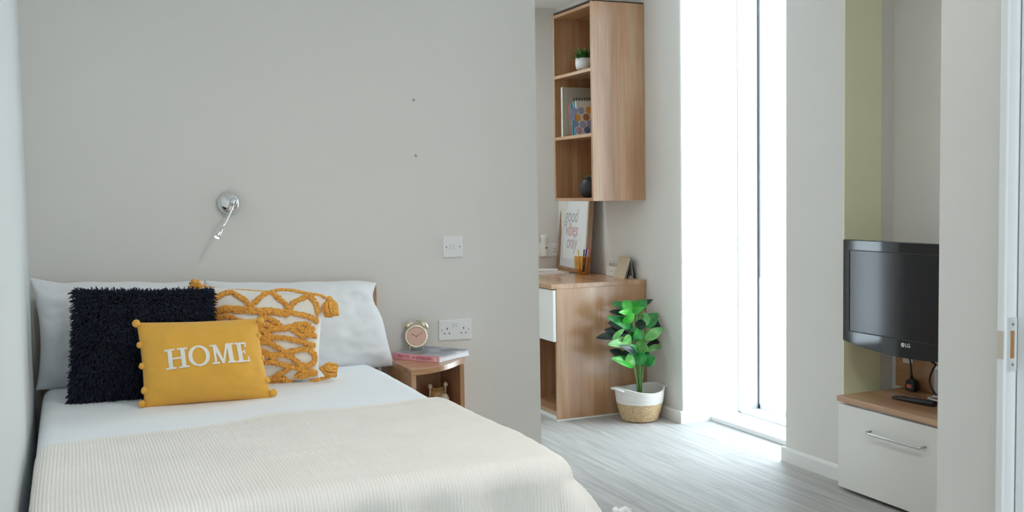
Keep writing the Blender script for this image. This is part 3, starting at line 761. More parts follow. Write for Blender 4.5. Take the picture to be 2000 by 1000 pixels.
for s in (-1, 1):
    bd = (uy*.83+sx*s*.60).normalized(); bc = cc+bd*(R_+.004)
    MB().lathe(bc, [(.0225, 0), (.0215, .007), (.0165, .014), (.008, .0185), (0, .0195)], 24, bd).build('bell', GOLDP, at_, smooth=True)
    MB().tube([cc+bd*(R_-.002), bc+bd*.004], .0025, 8).build('bell_post', GOLDP, at_)
    lg = (-uy*.86+sx*s*.5).normalized(); p0 = cc+lg*(R_-.002); p1 = Vector(((cc+lg*(R_+.012)).x, (cc+lg*(R_+.012)).y, zc0))
    MB().tube([p0, p1], .003, 8).build('foot', GOLDP, at_)
MB().tube([cc+uy*R_, cc+uy*(R_+.017)+sx*.004], .0014, 6).sphere(cc+uy*(R_+.019)+sx*.004, .004, 10, 7).build('hammer', GOLDP, at_, smooth=True)
for s in (1,): MB().tube([cc+uy*(R_+.018)+sx*.019, cc+uy*(R_+.033)+sx*.021], lambda i: (.0042, .0030)[i], 8).build('knob', GOLDP, at_)

# small golden ornament in the nightstand
orn = on_y(858, 790, 3.86)
og = thing('ornament', (orn.x, 3.87, .26), 'small golden ornament with two pale knobs inside the nightstand', 'ornament')
GOLDO = mat('golden_wood', (.56, .33, .12), .45, noise_amt=.2, noise_scale=60); PALEO = mat('pale_wood', (.74, .62, .47), .5)
kl, kr = on_y(840, 755, 3.86), on_y(870, 750.5, 3.86); bw = (kr.x-kl.x)
MB().lathe((orn.x-.004, 3.87, .2602), [(.030, 0), (.034, .03), (.036, .09), (.035, kl.z-.26-.030), (.030, kl.z-.26-.016), (0, kl.z-.26-.012)], 24).build('body', GOLDO, og, smooth=True)
MB().tube([kl+Vector((0, .01, -.012)), kl.lerp(kr, .5)+Vector((0, -.026, -.010)), kr+Vector((0, .01, -.012))], .005, 8).build('rail', GOLDO, og, smooth=True)
for k in (kl, kr):
    MB().sphere(k, .0095, 12, 9, sz=1.15).tube([k, k+Vector((0, .01, -.10))], .004, 8).build('knob', PALEO, og, smooth=True)
wm = on_y(868, 776, 3.82)
MB().sphere(wm+Vector((0, .012, -.012)), .024, 14, 10, sz=1.2).build('muzzle', PALEO, og, smooth=True)

# ------------------------------------------------------------------ desk, wall shelf unit and their things
YD = 4.944; ZW = .752
dk = thing('desk', (2.7, 5.4, 0), 'oak desk with a white drawer in the alcove by the tall window', 'desk')
MB().box(2.392, 2.988, YD-.001, YF-.002, ZW-.026, ZW).build('worktop', oak_y, dk, bevel=.002)
MB().box(2.422, 2.988, YD+.001, YD+.020, .008, ZW-.026).build('side_panel', oak_z, dk, bevel=.001)
MB().box(2.422, 2.988, YD-.001, YD+.020, 0, .008).build('plinth_seal', TRIM, dk)
MB().box(2.432, 2.988, 5.40, 5.418, .008, ZW-.026).build('side_panel', oak_in, dk)
MB().box(2.428, 2.988, YD+.020, 5.40, .022, .045).build('bottom_shelf', oak_y, dk)
MB().box(2.97, 2.985, YD+.020, 5.40, .045, ZW-.026).build('back_panel', oak_in, dk)
dz = on_y(1085, 668, YD).z
MB().box(2.402, 2.420, YD+.002, 5.41, dz, ZW-.031).build('drawer_front', GLOSSW, dk, bevel=.0015)
MB().box(2.422, 2.93, YD+.024, 5.396, dz+.02, ZW-.06).build('drawer_box', oak_in, dk)
MB().box(2.428, 2.45, YD+.02, 5.40, 0, .022).build('plinth', TRIM, dk)
MB().box(2.432, 2.988, 6.02, 6.038, 0, ZW-.026).build('side_panel', oak_in, dk)

XS, YS2, ZS0, ZS1 = 2.657, 5.425, 1.200, 2.288
su = thing('wall_shelf_unit', (2.83, 5.18, ZS0), 'tall oak wall cabinet with open shelves above the desk', 'shelf')
MB().box(XS, XR-.001, YD, YD+.018, ZS0, ZS1).build('side_panel', oak_z, su, bevel=.001)
MB().box(XS, XR-.001, YS2-.018, YS2, ZS0, ZS1).build('side_panel', oak_z, su, bevel=.001)
z1_, z2_ = on_x(1083, 149.5, XS).z, on_x(1086, 268.6, XS).z
for nm, z0, z1, mt in (('bottom', ZS0, ZS0+.018, oak_y), ('shelf', z2_-.018, z2_, oak_y), ('shelf', z1_-.018, z1_, oak_y), ('top', ZS1-.024, ZS1-.006, oak_y)):
    MB().box(XS+.001, XR-.012, YD+.018, YS2-.018, z0, z1).build(nm, mt, su)
MB().box(XR-.012, XR-.001, YD+.018, YS2-.018, ZS0, ZS1).build('back_panel', oak_in, su)
MB().box(XS+.004, XS+.020, YD+.004, YS2-.004, ZS1, ZS1+.008).box(XS+.006, XR-.002, YD+.004, YD+.02, ZS1, ZS1+.008).build('shadow_strip', mat('shadow_gap_dark', (.05, .035, .025), .7), su)  # dark strip standing for the shadow gap over the cabinet

# pot on the upper shelf
pc = Vector((2.745, 5.205, z1_))
pt = thing('potted_plant', tuple(pc), 'small green plant in a white footed pot on the upper shelf', 'potted plant')
CER = mat('white_ceramic', (.74, .73, .72), .35)
MB().lathe(pc+Vector((0, 0, .016)), [(.030, 0), (.043, .008), (.048, .028), (.048, .066), (.045, .066), (.044, .056), (0, .054)], 32).build('pot', CER, pt, smooth=True)
for k in range(3):
    a = 3.6+k*2.0944; q = pc+Vector((.034*math.cos(a), .034*math.sin(a), 0))
    MB().tube([q+Vector((.004*math.cos(a), .004*math.sin(a), .0004)), q+Vector((-.002, 0, .024))], .006, 8).build('foot', oak_z, pt)
fo = MB()
for k in range(150):
    a = random.uniform(0, 2*PI); e = random.uniform(.25, 1.45); l = random.uniform(.05, .092)
    d = Vector((math.cos(a)*math.cos(e), math.sin(a)*math.cos(e), math.sin(e))); b0 = pc+Vector((random.uniform(-.026, .026), random.uniform(-.026, .026), .068))
    q = d.cross(Vector((0, 0, 1))).normalized()*.006; m1 = b0+d*l*.6; tip = b0+d*l+Vector((0, 0, -.006))
    fo.add([b0-q*.3, b0+q*.3, m1+q, tip, m1-q], [(0, 1, 2, 4), (4, 2, 3)])
fo.build('foliage', leaf_mat('pot_leaf', (.03, .13, .022), (.08, .27, .04)), pt, fix=False)

# books on the middle shelf (spines outward, covers towards the window end)
def shelf_book(nm, yb, th, h, dep, lean, x0, cov, spn, label, group='books on the middle shelf', page=PAPER):
    c = Vector((x0+dep/2, yb, z2_)); t = thing(nm, tuple(c), label, 'book', group)
    up = Vector((0, math.sin(lean), math.cos(lean))); ny = Vector((0, math.cos(lean), -math.sin(lean))); ex = Vector((1, 0, 0))
    c = c+up*(h/2)+Vector((0, 0, abs(math.sin(lean))*th/2+.0008))
    MB().obox(c, ex, ny, up, dep/2-.003, th/2-.0016, h/2-.003).build('pages', page, t)
    MB().obox(c-ny*(th/2-.0008), ex, ny, up, dep/2, .0008, h/2).build('front_cover', cov, t)
    MB().obox(c+ny*(th/2-.0008), ex, ny, up, dep/2, .0008, h/2).build('back_cover', cov, t)
    MB().obox(c-ex*(dep/2-.001), ex, ny, up, .001, th/2, h/2).build('spine', spn, t)
    return t, c, ex, ny, up
SAND = mat('sand_card', (.46, .42, .34), .7); CREAMB = mat('cream_card', (.66, .62, .54), .6); REDB = mat('red_card', (.62, .10, .07), .5)
TEAL = mat('teal_card', (.05, .28, .38), .5); SKYB = mat('light_blue_card', (.30, .55, .66), .5); MINT = mat('mint_card', (.50, .62, .55), .5)
hb = on_y(1093, 171.5, 5.36).z-z2_
shelf_book('book', 5.345, .024, hb, .24, .0, 2.672, SAND, CREAMB, 'tall sand coloured book, the largest one on the middle shelf')
hs = on_y(1105, 200, 5.27).z-z2_
shelf_book('book', 5.248, .010, hs-.012, .19, .13, 2.676, mat('cream_red', (.60, .50, .42), .6), REDB, 'thin book with a red spine on the middle shelf')
shelf_book('book', 5.222, .012, hs-.018, .19, .11, 2.678, TEAL, TEAL, 'thin teal book between the red and the pale blue one')
shelf_book('book', 5.200, .008, hs-.004, .19, .10, 2.680, SKYB, SKYB, 'thin pale blue book leaning beside the patterned one')
hp = on_y(1118, 196, 5.16).z-z2_
t, c, ex, ny, up = shelf_book('book', 5.176, .016, hp, .25, .09, 2.684, CREAMB, MINT, 'book with a cover of coloured dots at the near end of the shelf')
DOT = [mat('dot_'+n, c_, .6) for n, c_ in (('lilac', (.33, .33, .50)), ('orange', (.66, .33, .05)), ('rust', (.40, .15, .05)), ('blue', (.13, .16, .32)), ('mauve', (.46, .30, .40)), ('steel', (.22, .27, .38)))]
def dot_at(px_, py_, r, m):
    q = on_plane(px_, py_, c-ny*.0082, ny); n = 22
    MB().prism([q+ex*(r*math.cos(2*PI*k/n))+up*(r*math.sin(2*PI*k/n)) for k in range(n)], -ny*.0007).build('cover_dot', DOT[m], t)
wb = MB()
for k in range(7):
    q = on_plane(1121+k*5.2, 195.5, c, ny); wb.tube([q+U*.006+ny*(.007*math.cos(a_))+U*(.007*math.sin(a_)) for a_ in [2*PI*i/10 for i in range(11)]], .0022, 6)
wb.build('wire_binding', BLACKM, t)
for px_, py_, m in ((1122, 217, 0), (1135, 216, 0), (1150, 215, 1), (1128, 230, 1), (1145, 229, 2), (1124, 242, 5), (1138, 243, 0), (1152, 242, 0), (1131, 255, 4), (1147, 254, 3), (1119, 229, 0)):
    dot_at(px_, py_, .0205, m)

# black round vase with a succulent on the lowest shelf
vc = on_y(1152, 378, 5.17); vc = Vector((vc.x, 5.17, ZS0+.018))
vt = thing('round_vase', tuple(vc), 'round black vase holding a small pale succulent on the lowest shelf', 'vase')
MB().lathe(vc+Vector((0, 0, .0005)), [(.030, 0), (.052, .015), (.062, .048), (.056, .085), (.040, .106), (.028, .112), (.024, .108), (.0, .100)], 36).build('vase', mat('matt_black', (.014, .014, .016), .45), vt, smooth=True)
su2 = MB()
for k in range(22):
    a = k*2.4; e = .3+.05*k; l = .036-.0007*k; d = Vector((math.cos(a)*math.cos(e), math.sin(a)*math.cos(e), math.sin(e))); b0 = vc+Vector((-.004, 0, .108))
    q = d.cross(Vector((0, 0, 1))).normalized()*.008; m1 = b0+d*l*.55
    su2.add([b0, m1+q, b0+d*l, m1-q, m1+Vector((0, 0, .004))], [(0, 1, 4), (1, 2, 4), (2, 3, 4), (3, 0, 4)])
su2.build('succulent', leaf_mat('succulent_leaf', (.20, .30, .16), (.36, .44, .28)), vt, fix=False)

# framed print leaning against the wall behind the desk
p0 = on_z(1087.5, 523, ZW+.001); p1 = on_z(1143, 535.5, ZW+.001)
lx = (p1-p0).normalized(); nrm = Vector((lx.y, -lx.x, 0)); nrm = nrm if nrm.x < 0 else -nrm
Wf = (p1-p0).length; Hf = .60; ln_ = .075
upf = (Vector((0, 0, 1))-nrm*ln_).normalized(); nf = lx.cross(upf); nf = nf if nf.x < 0 else -nf
# leftmost = far end; local: s along lx from far to near, t up
ft = thing('picture_frame', tuple((p0+p1)/2), 'oak framed lettered print leaning on the wall at the back of the desk', 'picture frame')
FO = p0
def fp(s, t, d=0): return FO+lx*s+upf*t+nf*d
OAKF = wood('oak_frame', 2, (.30, .155, .075), (.37, .20, .10), (.43, .25, .13))
def fbox(s0, s1, t0, t1, d0, d1):
    c = fp((s0+s1)/2, (t0+t1)/2, (d0+d1)/2); return MB().obox(c, lx, upf, nf, (s1-s0)/2, (t1-t0)/2, (d1-d0)/2)
fw, fdp = .020, .030
for s0, s1, t0, t1 in ((0, fw, 0, Hf), (Wf-fw, Wf, 0, Hf), (fw, Wf-fw, 0, fw), (fw, Wf-fw, Hf-fw, Hf)): fbox(s0, s1, t0, t1, -fdp, 0).build('frame_bar', OAKF, ft, bevel=.0015)
fbox(fw, Wf-fw, fw, Hf-fw, -.018, -.014).build('print', mat('print_paper', (.78, .80, .80), .7), ft)
MATB = mat('mat_board', (.66, .68, .69), .8); mw_ = .055
for s0, s1, t0, t1 in ((fw, fw+mw_, fw, Hf-fw), (Wf-fw-mw_, Wf-fw, fw, Hf-fw), (fw+mw_, Wf-fw-mw_, fw, fw+mw_), (fw+mw_, Wf-fw-mw_, Hf-fw-mw_, Hf-fw)): fbox(s0, s1, t0, t1, -.014, -.012).build('mount_strip', MATB, ft)
LETG = mat('grey_print', (.42, .43, .45), .7); LETP = mat('rose_print', (.60, .36, .36), .7); LETR = mat('mauve_print', (.50, .41, .43), .7)
# writing reads along the wall, from the far end towards the near end
for body, py_, m in (('good', 422, LETG), ('vibes', 449, LETP), ('only', 474, LETR)):
    q = on_plane(1116, py_, fp(0, 0, -.0135), nf); text(body, 'lettering', m, ft, q, lx, upf, .125, bold=.001, shear=.25)

# amber pen pot and pens
pp = on_z(1139, 537, ZW); pp = Vector((pp.x, pp.y+.012, ZW+.0006))
pot = thing('pen_pot', tuple(pp), 'square amber glass pen pot on the desk', 'pen pot')
hw = .036; hg = .112
def sq(h, z): return [pp+Vector((sx_*h, sy_*h, z)) for sx_, sy_ in ((-1, -1), (1, -1), (1, 1), (-1, 1))]
mb = MB(); V = sq(hw*.92, 0)+sq(hw, hg)+sq(hw-.003, hg)+sq(hw*.92-.003, .005)
Fc = [(0, 3, 2, 1), (12, 13, 14, 15)]
for a in (0, 4, 8): Fc += [(a+k, a+(k+1) % 4, a+4+(k+1) % 4, a+4+k) for k in range(4)]
mb.add(V, Fc); mb.build('tumbler', AMBER, pot)
MB().box(pp.x-hw, pp.x+hw, pp.y-hw-.0006, pp.y-hw, ZW+hg-.004, ZW+hg).build('rim', mat('amber_rim', (.62, .34, .10), .3), pot)
for (bx_, by_), (tx, ty), col, lb in (((1134, 531), (1128.5, 488), (.80, .66, .06), 'yellow pencil in the amber pen pot'), ((1138, 531), (1141, 487), (.035, .015, .10), 'dark violet pen in the amber pen pot, left of its twin'),
                                 ((1140, 531), (1145.5, 486), (.05, .02, .12), 'dark violet pen in the amber pen pot, right of its twin'), ((1142, 531), (1148.5, 487), (.78, .70, .66), 'white pen in the amber pen pot'), ((1143, 531), (1153, 485), (.72, .13, .20), 'pink pen in the amber pen pot')):
    k = random.uniform(-.012, .012); a = on_y(bx_, by_, pp.y+k*.6); a.z = ZW+.0085; b = on_y(tx, ty, pp.y+k)
    pn = thing('pen', tuple(a), lb, 'pen', 'pens in the amber pot'); d = (b-a)
    pm = mat('pen_body', col, .4); MB().tube([a+d*.06, b], .0042, 10).build('barrel', pm, pn, smooth=True)
    MB().tube([a, a+d*.06], lambda i: (.0006, .0042)[i], 10).build('tip', PALEO, pn)

# block calendar
q0 = on_z(1183.5, 536.5, ZW); q1 = on_z(1206, 541, ZW); q0.x = q1.x = 2.935
q0 = on_x(1183.5, 537, 2.935); q1 = on_x(1206, 541.5, 2.935); hcal = on_x(1195, 522, 2.935).z-ZW
bc_ = thing('desk_calendar', (2.95, (q0.y+q1.y)/2, ZW), 'white block desk calendar with grey lettering on top', 'calendar')
MB().box(2.935, 2.965, q1.y, q0.y, ZW+.0005, ZW+hcal).build('base', PLASTIC, bc_, bevel=.002)
yc = (q0.y+q1.y)/2; LTR = mat('grey_block', (.36, .34, .33), .7)
MB().box(2.940, 2.962, q1.y+.004, q0.y-.008, ZW+hcal, ZW+hcal+.032).build('date_block', PLASTIC2, bc_, bevel=.001)
for k in range(4): MB().box(2.9385, 2.940, q1.y+.010+k*.026, q1.y+.026+k*.026, ZW+hcal+.006, ZW+hcal+.026).build('date_mark', LTR, bc_)
MB().box(2.934, 2.935, yc-.02, yc+.02, ZW+hcal*.55, ZW+hcal*.6).build('caption_line', LTR, bc_)

# tent calendar
ya, yb2 = 5.045, 5.175; xa_, xb_, xt_ = 2.905, 2.978, 2.948; zt_ = ZW+.118
tc_ = thing('tent_calendar', ((xa_+xb_)/2, 5.11, ZW), 'beige tent card calendar standing near the desk edge', 'calendar')
KR = mat('kraft_card', (.54, .46, .33), .7); DK = mat('dark_card', (.025, .022, .02), .7); GC = mat('grey_card', (.45, .43, .40), .7); OL = mat('olive_card', (.50, .45, .20), .6)
def leaf_sheet(xf, xtop, z0, dth, ya_, yb_):
    return MB().prism([(xf, ya_, z0), (xtop, ya_, zt_), (xtop+dth, ya_, zt_), (xf+dth, ya_, z0)], (0, yb_-ya_, 0))
leaf_sheet(xa_, xt_-.002, ZW+.0006, .002, ya, yb2).build('front_sheet', KR, tc_)
leaf_sheet(xa_+.012, xt_, ZW+.0006, .0015, ya, yb2).build('page', GC, tc_); leaf_sheet(xa_+.022, xt_+.001, ZW+.0006, .0015, ya, yb2).build('page', DK, tc_)
leaf_sheet(xb_, xt_+.004, ZW+.0006, .002, ya, yb2).build('back_sheet', DK, tc_); leaf_sheet(xb_-.012, xt_+.003, ZW+.0006, .0015, ya, yb2).build('page', GC, tc_)
MB().tube([(xt_, ya, zt_), (xt_, yb2, zt_)], .004, 10).build('binding', OL, tc_)
MB().prism([(xa_+.03, ya, ZW+.0006), (xa_+.045, ya, ZW+.016), (xb_-.013, ya, ZW+.0006)], (0, yb2-ya, 0)).build('fold_base', GC, tc_)

# magazines at the left end of the desk
m0 = on_z(1101, 533, ZW); 
mg = thing('magazine', (m0.x-.13, m0.y+.05, ZW), 'open pale pink magazine lying on the desk', 'magazine')
MAGP = mat('pale_pink_page', (.62, .50, .50), .6, noise_amt=.15, noise_scale=20)
MB().obox((m0.x-.16, m0.y+.06, ZW+.005), Vector((.97, -.24, 0)), Vector((.24, .97, 0)), U, .155, .11, .0045).build('page_block', PAPER, mg)
MB().obox((m0.x-.16, m0.y+.06, ZW+.0102), Vector((.97, -.24, 0)), Vector((.24, .97, 0)), U, .155, .11, .0008).build('cover', MAGP, mg)
nb = tag(MB().obox((m0.x-.09, m0.y+.07, ZW+.018), Vector((.9, -.43, 0)), Vector((.43, .9, 0)), U, .075, .035, .0062).build('notepad', PLASTIC2, bevel=.002), 'cream notepad lying on top of the pink magazine', 'notepad')
pk = tag(MB().tube([on_z(1112, 532, ZW+.005), on_z(1127, 533, ZW+.005)], .0035, 8).build('pen', BLACKM), 'dark pen lying on the desk left of the pen pot', 'pen')

# far wall: socket and white handset
sx0 = on_y(1066, 489, YF).x; sz0 = on_y(1075, 488.5, YF).z
fs = thing('double_socket', (sx0+.04, YF, sz0), 'white double socket on the far wall behind the desk', 'socket')
MB().box(2.84, 2.984, YF-.009, YF, sz0-.04, sz0+.043).build('face_plate', PLASTIC, fs, bevel=.002)
hh = MB(); socket_holes(hh, 2.955, sz0, YF-.0098); hh.build('pin_holes', HOLE, fs)
hs0 = on_y(1063, 502, YF-.03); hs1 = on_y(1064, 459, YF-.03)
hd = thing('handset', tuple(hs0), 'slim white handset hanging on the far wall beside the socket', 'handset')
MB().lathe((hs0.x, YF-.034, hs0.z), [(.020, 0), (.024, .008), (.022, .03), (.022, hs1.z-hs0.z-.03), (.026, hs1.z-hs0.z-.012), (.024, hs1.z-hs0.z)], 24).build('body', PLASTIC2, hd, smooth=True, bevel=.002)
MB().box(hs0.x-.02, hs0.x+.02, YF-.014, YF, hs0.z+.03, hs0.z+.09).build('wall_cradle', PLASTIC, hd, bevel=.002)
pb = on_y(1067.5, 484, YF-.056)
MB().lathe(pb, [(.006, 0), (.005, .002)], 12, Vector((0, -1, 0))).build('button', HOLE, hd)

# ------------------------------------------------------------------ plant in a basket
bc0 = Vector((2.838, 4.775, 0))
bs = thing('basket', tuple(bc0), 'round two-tone basket, white rope over natural seagrass, beside the desk', 'basket')
def wav(r, h): return r
prof = []
n_r = 9
for i in range(n_r*4+1):
    t = i/(n_r*4); h = .004+.098*t; r = .096+.030*t**.8+.0022*abs(math.sin(PI*n_r*t)); prof.append((r, h))
MB().lathe(bc0+U*.0, [(.085, .0005)]+prof, 48, closed=False).build('lower_wall', SEAGRASS, bs, smooth=True)
def rim_wave(a): return .012*math.cos(2*(a-math.radians(6)))
nring = 8; up_prof = []
for i in range(nring*4+1):
    t = i/(nring*4); up_prof.append((.1265+.010*t+.0020*abs(math.sin(PI*nring*t)), .101+.078*t))
inner = [(r-.008, h) for r, h in reversed(up_prof)]
pr = up_prof+inner; nseg = 56; V = []; Fc = []
for r, h in pr:
    for k in range(nseg):
        a = 2*PI*k/nseg; t = (h-.101)/.078
        V.append(bc0+Vector((r*math.cos(a), r*math.sin(a), h+rim_wave(a)*t)))
for i in range(len(pr)-1):
    for k in range(nseg): k2 = (k+1) % nseg; Fc.append((i*nseg+k, i*nseg+k2, (i+1)*nseg+k2, (i+1)*nseg+k))
MB().add(V, Fc).build('upper_wall', WRAP, bs, smooth=True)
for s in (-1, 1):
    cen = bc0+Vector((s*.137*math.cos(.1), s*.137*math.sin(.1), .176)); tdir = Vector((-math.sin(.1), math.cos(.1), 0)); od = Vector((math.cos(.1)*s, math.sin(.1)*s, 0))
    pts = [cen+tdir*(.045*math.cos(a))+od*(.034*math.sin(a)) + U*(.014*math.sin(a)) for a in [PI*i/14 for i in range(15)]]
    MB().tube(pts, .0062, 8).build('handle', WRAP, bs, smooth=True)
pl_ = thing('leafy_plant', (bc0.x, bc0.y, .11), 'tall glossy green leafy plant standing in the basket by the window', 'plant')
MB().lathe(bc0+U*.112, [(.118, 0), (.118, .004), (.06, .012), (0, .014)], 32).build('soil', SOIL, pl_)
C2 = lambda x, y: (1180+x/7.143, 560+y/7.143)
C3 = lambda x, y: (1180+x/6.25, 690+y/6.25)
YPL = bc0.y
def leaf(base, tip, w_, m, yb=0, yt=0, curl=.25, face=0):
    """a pointed oval leaf with a folded midrib; yb, yt: depth of its ends from the plant's middle"""
    a = on_y(*base, YPL+yb); b = on_y(*tip, min(YPL+yt, 4.925)); d = b-a; L_ = d.length
    view = -ray((base[0]+tip[0])/2, (base[1]+tip[1])/2).normalized()
    nrm = (view-d.normalized()*view.dot(d.normalized())).normalized()
    nrm = (nrm+U*.5).normalized(); sd = d.cross(nrm).normalized(); nn = sd.cross(d).normalized()
    if nn.z < 0: nn = -nn
    if face: sd = (sd*math.cos(face)+nn*math.sin(face)).normalized(); nn = sd.cross(d).normalized()
    n = 12; W = w_*.5; mb = MB()
    def g(i, j):
        t = j/(n-1); x = (i-4)/4
        wd = W*(math.sin(PI*min(1, t**.80))**.75)*(1 if t < .98 else .3)
        bend = curl*L_*.35*math.sin(PI*t)
        return a+d*t+sd*(wd*x)+nn*(bend+.22*wd*abs(x)**1.3-.10*wd*(abs(x) > .9))
    mb.grid(9, n, g)
    o = mb.build('leaf', m, pl_, smooth=True, fix=False)
    s_ = o.modifiers.new('thick', 'SOLIDIFY'); s_.thickness = .0012
S = .0029*.96/2*1.0
px_m = (RGT.dot(Vector((1, 0, 0))))
PXM = F/((Vector((2.84, 4.77, .4))-EYE).dot(FWD))      # pixels per metre at the plant
def L2(b, t, w_, m, yb=0, yt=0, **k): leaf(C2(*b), C2(*t), w_*1.3/7.143/PXM, m, yb, yt, **k)
def L3(b, t, w_, m, yb=0, yt=0, **k): leaf(C3(*b), C3(*t), w_*1.25/6.25/PXM, m, yb, yt, **k)
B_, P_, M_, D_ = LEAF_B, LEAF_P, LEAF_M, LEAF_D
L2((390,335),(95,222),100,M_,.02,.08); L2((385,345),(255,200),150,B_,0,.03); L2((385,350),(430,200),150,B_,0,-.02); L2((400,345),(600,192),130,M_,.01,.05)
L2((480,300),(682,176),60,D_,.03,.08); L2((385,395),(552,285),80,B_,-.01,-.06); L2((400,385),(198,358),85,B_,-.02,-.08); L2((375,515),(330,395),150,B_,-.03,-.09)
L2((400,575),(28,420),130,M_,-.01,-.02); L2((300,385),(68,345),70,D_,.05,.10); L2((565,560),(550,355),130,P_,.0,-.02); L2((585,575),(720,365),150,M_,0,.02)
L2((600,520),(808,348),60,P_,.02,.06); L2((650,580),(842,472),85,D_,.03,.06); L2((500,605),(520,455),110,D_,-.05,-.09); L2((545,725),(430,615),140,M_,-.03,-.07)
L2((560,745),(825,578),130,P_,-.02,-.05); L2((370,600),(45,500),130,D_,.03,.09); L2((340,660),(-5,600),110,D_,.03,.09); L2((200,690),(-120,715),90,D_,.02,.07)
L2((330,560),(150,545),90,D_,.06,.1); L2((115,745),(285,583),60,P_,-.06,-.06); L2((390,800),(48,810),140,P_,-.03,-.08); L2((375,815),(290,700),140,P_,-.04,-.09)  # second leaf: pale colour stands for a thin highlight
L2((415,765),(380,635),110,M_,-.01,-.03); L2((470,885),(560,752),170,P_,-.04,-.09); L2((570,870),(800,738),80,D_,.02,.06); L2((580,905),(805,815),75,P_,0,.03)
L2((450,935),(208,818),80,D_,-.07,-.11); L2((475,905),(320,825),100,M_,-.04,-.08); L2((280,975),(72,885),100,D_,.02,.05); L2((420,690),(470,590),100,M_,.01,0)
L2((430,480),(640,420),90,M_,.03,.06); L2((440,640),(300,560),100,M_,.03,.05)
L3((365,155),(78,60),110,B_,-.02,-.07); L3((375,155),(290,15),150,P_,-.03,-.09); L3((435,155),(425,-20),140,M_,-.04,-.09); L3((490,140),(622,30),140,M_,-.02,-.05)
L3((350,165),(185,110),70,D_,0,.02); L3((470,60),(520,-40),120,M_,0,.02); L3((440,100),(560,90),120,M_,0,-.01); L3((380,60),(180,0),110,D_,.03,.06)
for (x0, y0), (x1, y1), yt in (((418, 480), (362, 150), -.02), ((424, 480), (398, 150), -.01), ((436, 480), (436, 140), -.03), ((448, 480), (480, 125), -.01), ((455, 480), (462, 130), .02), ((430, 478), (415, 145), .03)):
    a = on_y(*C3(x0, y0), YPL-.01); a.z = .115; b = on_y(*C3(x1, y1), YPL+yt)
    top = b+(b-a)*random.uniform(.4, 1.3)*Vector((.4, .4, 1)).length/1.2
    b2 = Vector((b.x+(b.x-a.x)*.3+(2.84-b.x)*.2, b.y, b.z+random.uniform(.16, .30)))
    MB().tube(smooth_path3([a, a.lerp(b, .5)+Vector((.004, 0, 0)), b, b2]) if False else [a, a.lerp(b, .5)+Vector(((436-(x0+x1)/2)*.00012, 0, 0)), b, b2], .0042, 8).build('stem', STEM, pl_, smooth=True)

# ------------------------------------------------------------------ television corner
cb = thing('tv_cabinet', (3.07, 2.86, 0), 'white drawer cabinet with an oak top under the television', 'cabinet')
XC_ = 2.892; YC1, YC0 = 3.270, 2.45; ZT0, ZT1 = .373, .396
MB().box(XC_-.006, XN-.002, YC0-.002, YC1+.004, ZT0, ZT1).build('top', oak_y, cb, bevel=.002)
MB().box(XC_+.022, XN-.002, YC0, YC1, .06, ZT0-.001).build('body', GLOSSW, cb)
MB().box(XC_+.05, XN-.01, YC0+.01, YC1-.01, 0, .06).build('plinth', mat('dark_plinth', (.06, .05, .045), .7), cb)
df = MB().box(XC_, XC_+.019, YC0, YC1, .016, ZT0-.010).build('drawer_front', GLOSSW, cb, bevel=.0015)
h0, h1 = on_x(1690, 847.5, XC_-.028), on_x(1796.5, 875, XC_-.028); hz = (h0.z+h1.z)/2
pts = [(XC_, h0.y, hz+.004), (XC_-.020, h0.y, hz+.003), (XC_-.027, h0.y-.004, hz), (XC_-.028, h0.y-.014, hz), (XC_-.028, h1.y+.014, hz), (XC_-.027, h1.y+.004, hz), (XC_-.020, h1.y, hz+.003), (XC_, h1.y, hz+.004)]
MB().tube(pts, .0045, 10).build('handle', STEEL, df, smooth=True)

bp_ = tag(MB().box(XN-.014, XN-.001, 2.40, on_x(1749, 757, XN-.014).y, ZT1+.001, .80).build('back_board', oak_y, bevel=.001), 'oak back board fixed to the niche wall behind the television', 'panel')
p = on_x(1772.5, 702, XN-.02)
ts = thing('wall_socket', tuple(p), 'white socket on the oak board just below the television', 'socket')
MB().box(XN-.022, XN-.014, p.y-.03, p.y+.026, p.z-.016, p.z+.07).build('face_plate', PLASTIC2, ts, bevel=.002)

# television
tv = thing('television', (2.93, 2.93, .60), 'black flat screen television mounted above the white cabinet', 'television')
XT = 2.90; y1 = on_x(1646.5, 500, XT).y; y0 = y1-.655; zt2 = on_x(1646.5, 467.5, XT).z; zb2 = on_x(1646, 664, XT).z
n = 28; BUL = .028
def tv_low(y): s = (y-y0)/(y1-y0)*2-1; return zb2-BUL*(1-s*s)
poly = [(XT, y1, zt2)]+[(XT, y1-(y1-y0)*i/n, tv_low(y1-(y1-y0)*i/n)) for i in range(n+1)]+[(XT, y0, zt2)]
MB().prism(poly, (.045, 0, 0)).build('bezel', BLACKG, tv, bevel=.003, seg=3)
sy1, sy0 = on_x(1659.5, 570, XT).y, y0+.03; sz1, sz0_ = on_x(1657, 489, XT).z, on_x(1657, 645, XT).z
MB().box(XT-.0006, XT+.004, sy0, sy1, sz0_, sz1).build('screen', SCREEN, tv)
fr_ = MB(); e = .0035
fr_.box(XT-.003, XT+.002, sy0-e, sy1+e, sz1, sz1+e).box(XT-.003, XT+.002, sy0-e, sy1+e, sz0_-e, sz0_).box(XT-.003, XT+.002, sy1, sy1+e, sz0_, sz1).box(XT-.003, XT+.002, sy0-e, sy0, sz0_, sz1)
fr_.build('screen_edge', BLACKM, tv)
MB().box(XT+.045, XT+.085, y0+.09, y1-.09, zb2+.04, zt2-.06).build('rear_housing', BLACKM, tv, bevel=.012)
MB().box(XT+.085, XN-.002, (y0+y1)/2-.05, (y0+y1)/2+.05, .82, .94).build('wall_bracket', BLACKM, tv)
lm = on_x(1768, 674.5, XT-.0006); YA, ZA = Vector((0, -1, 0)), Vector((0, 0, 1))
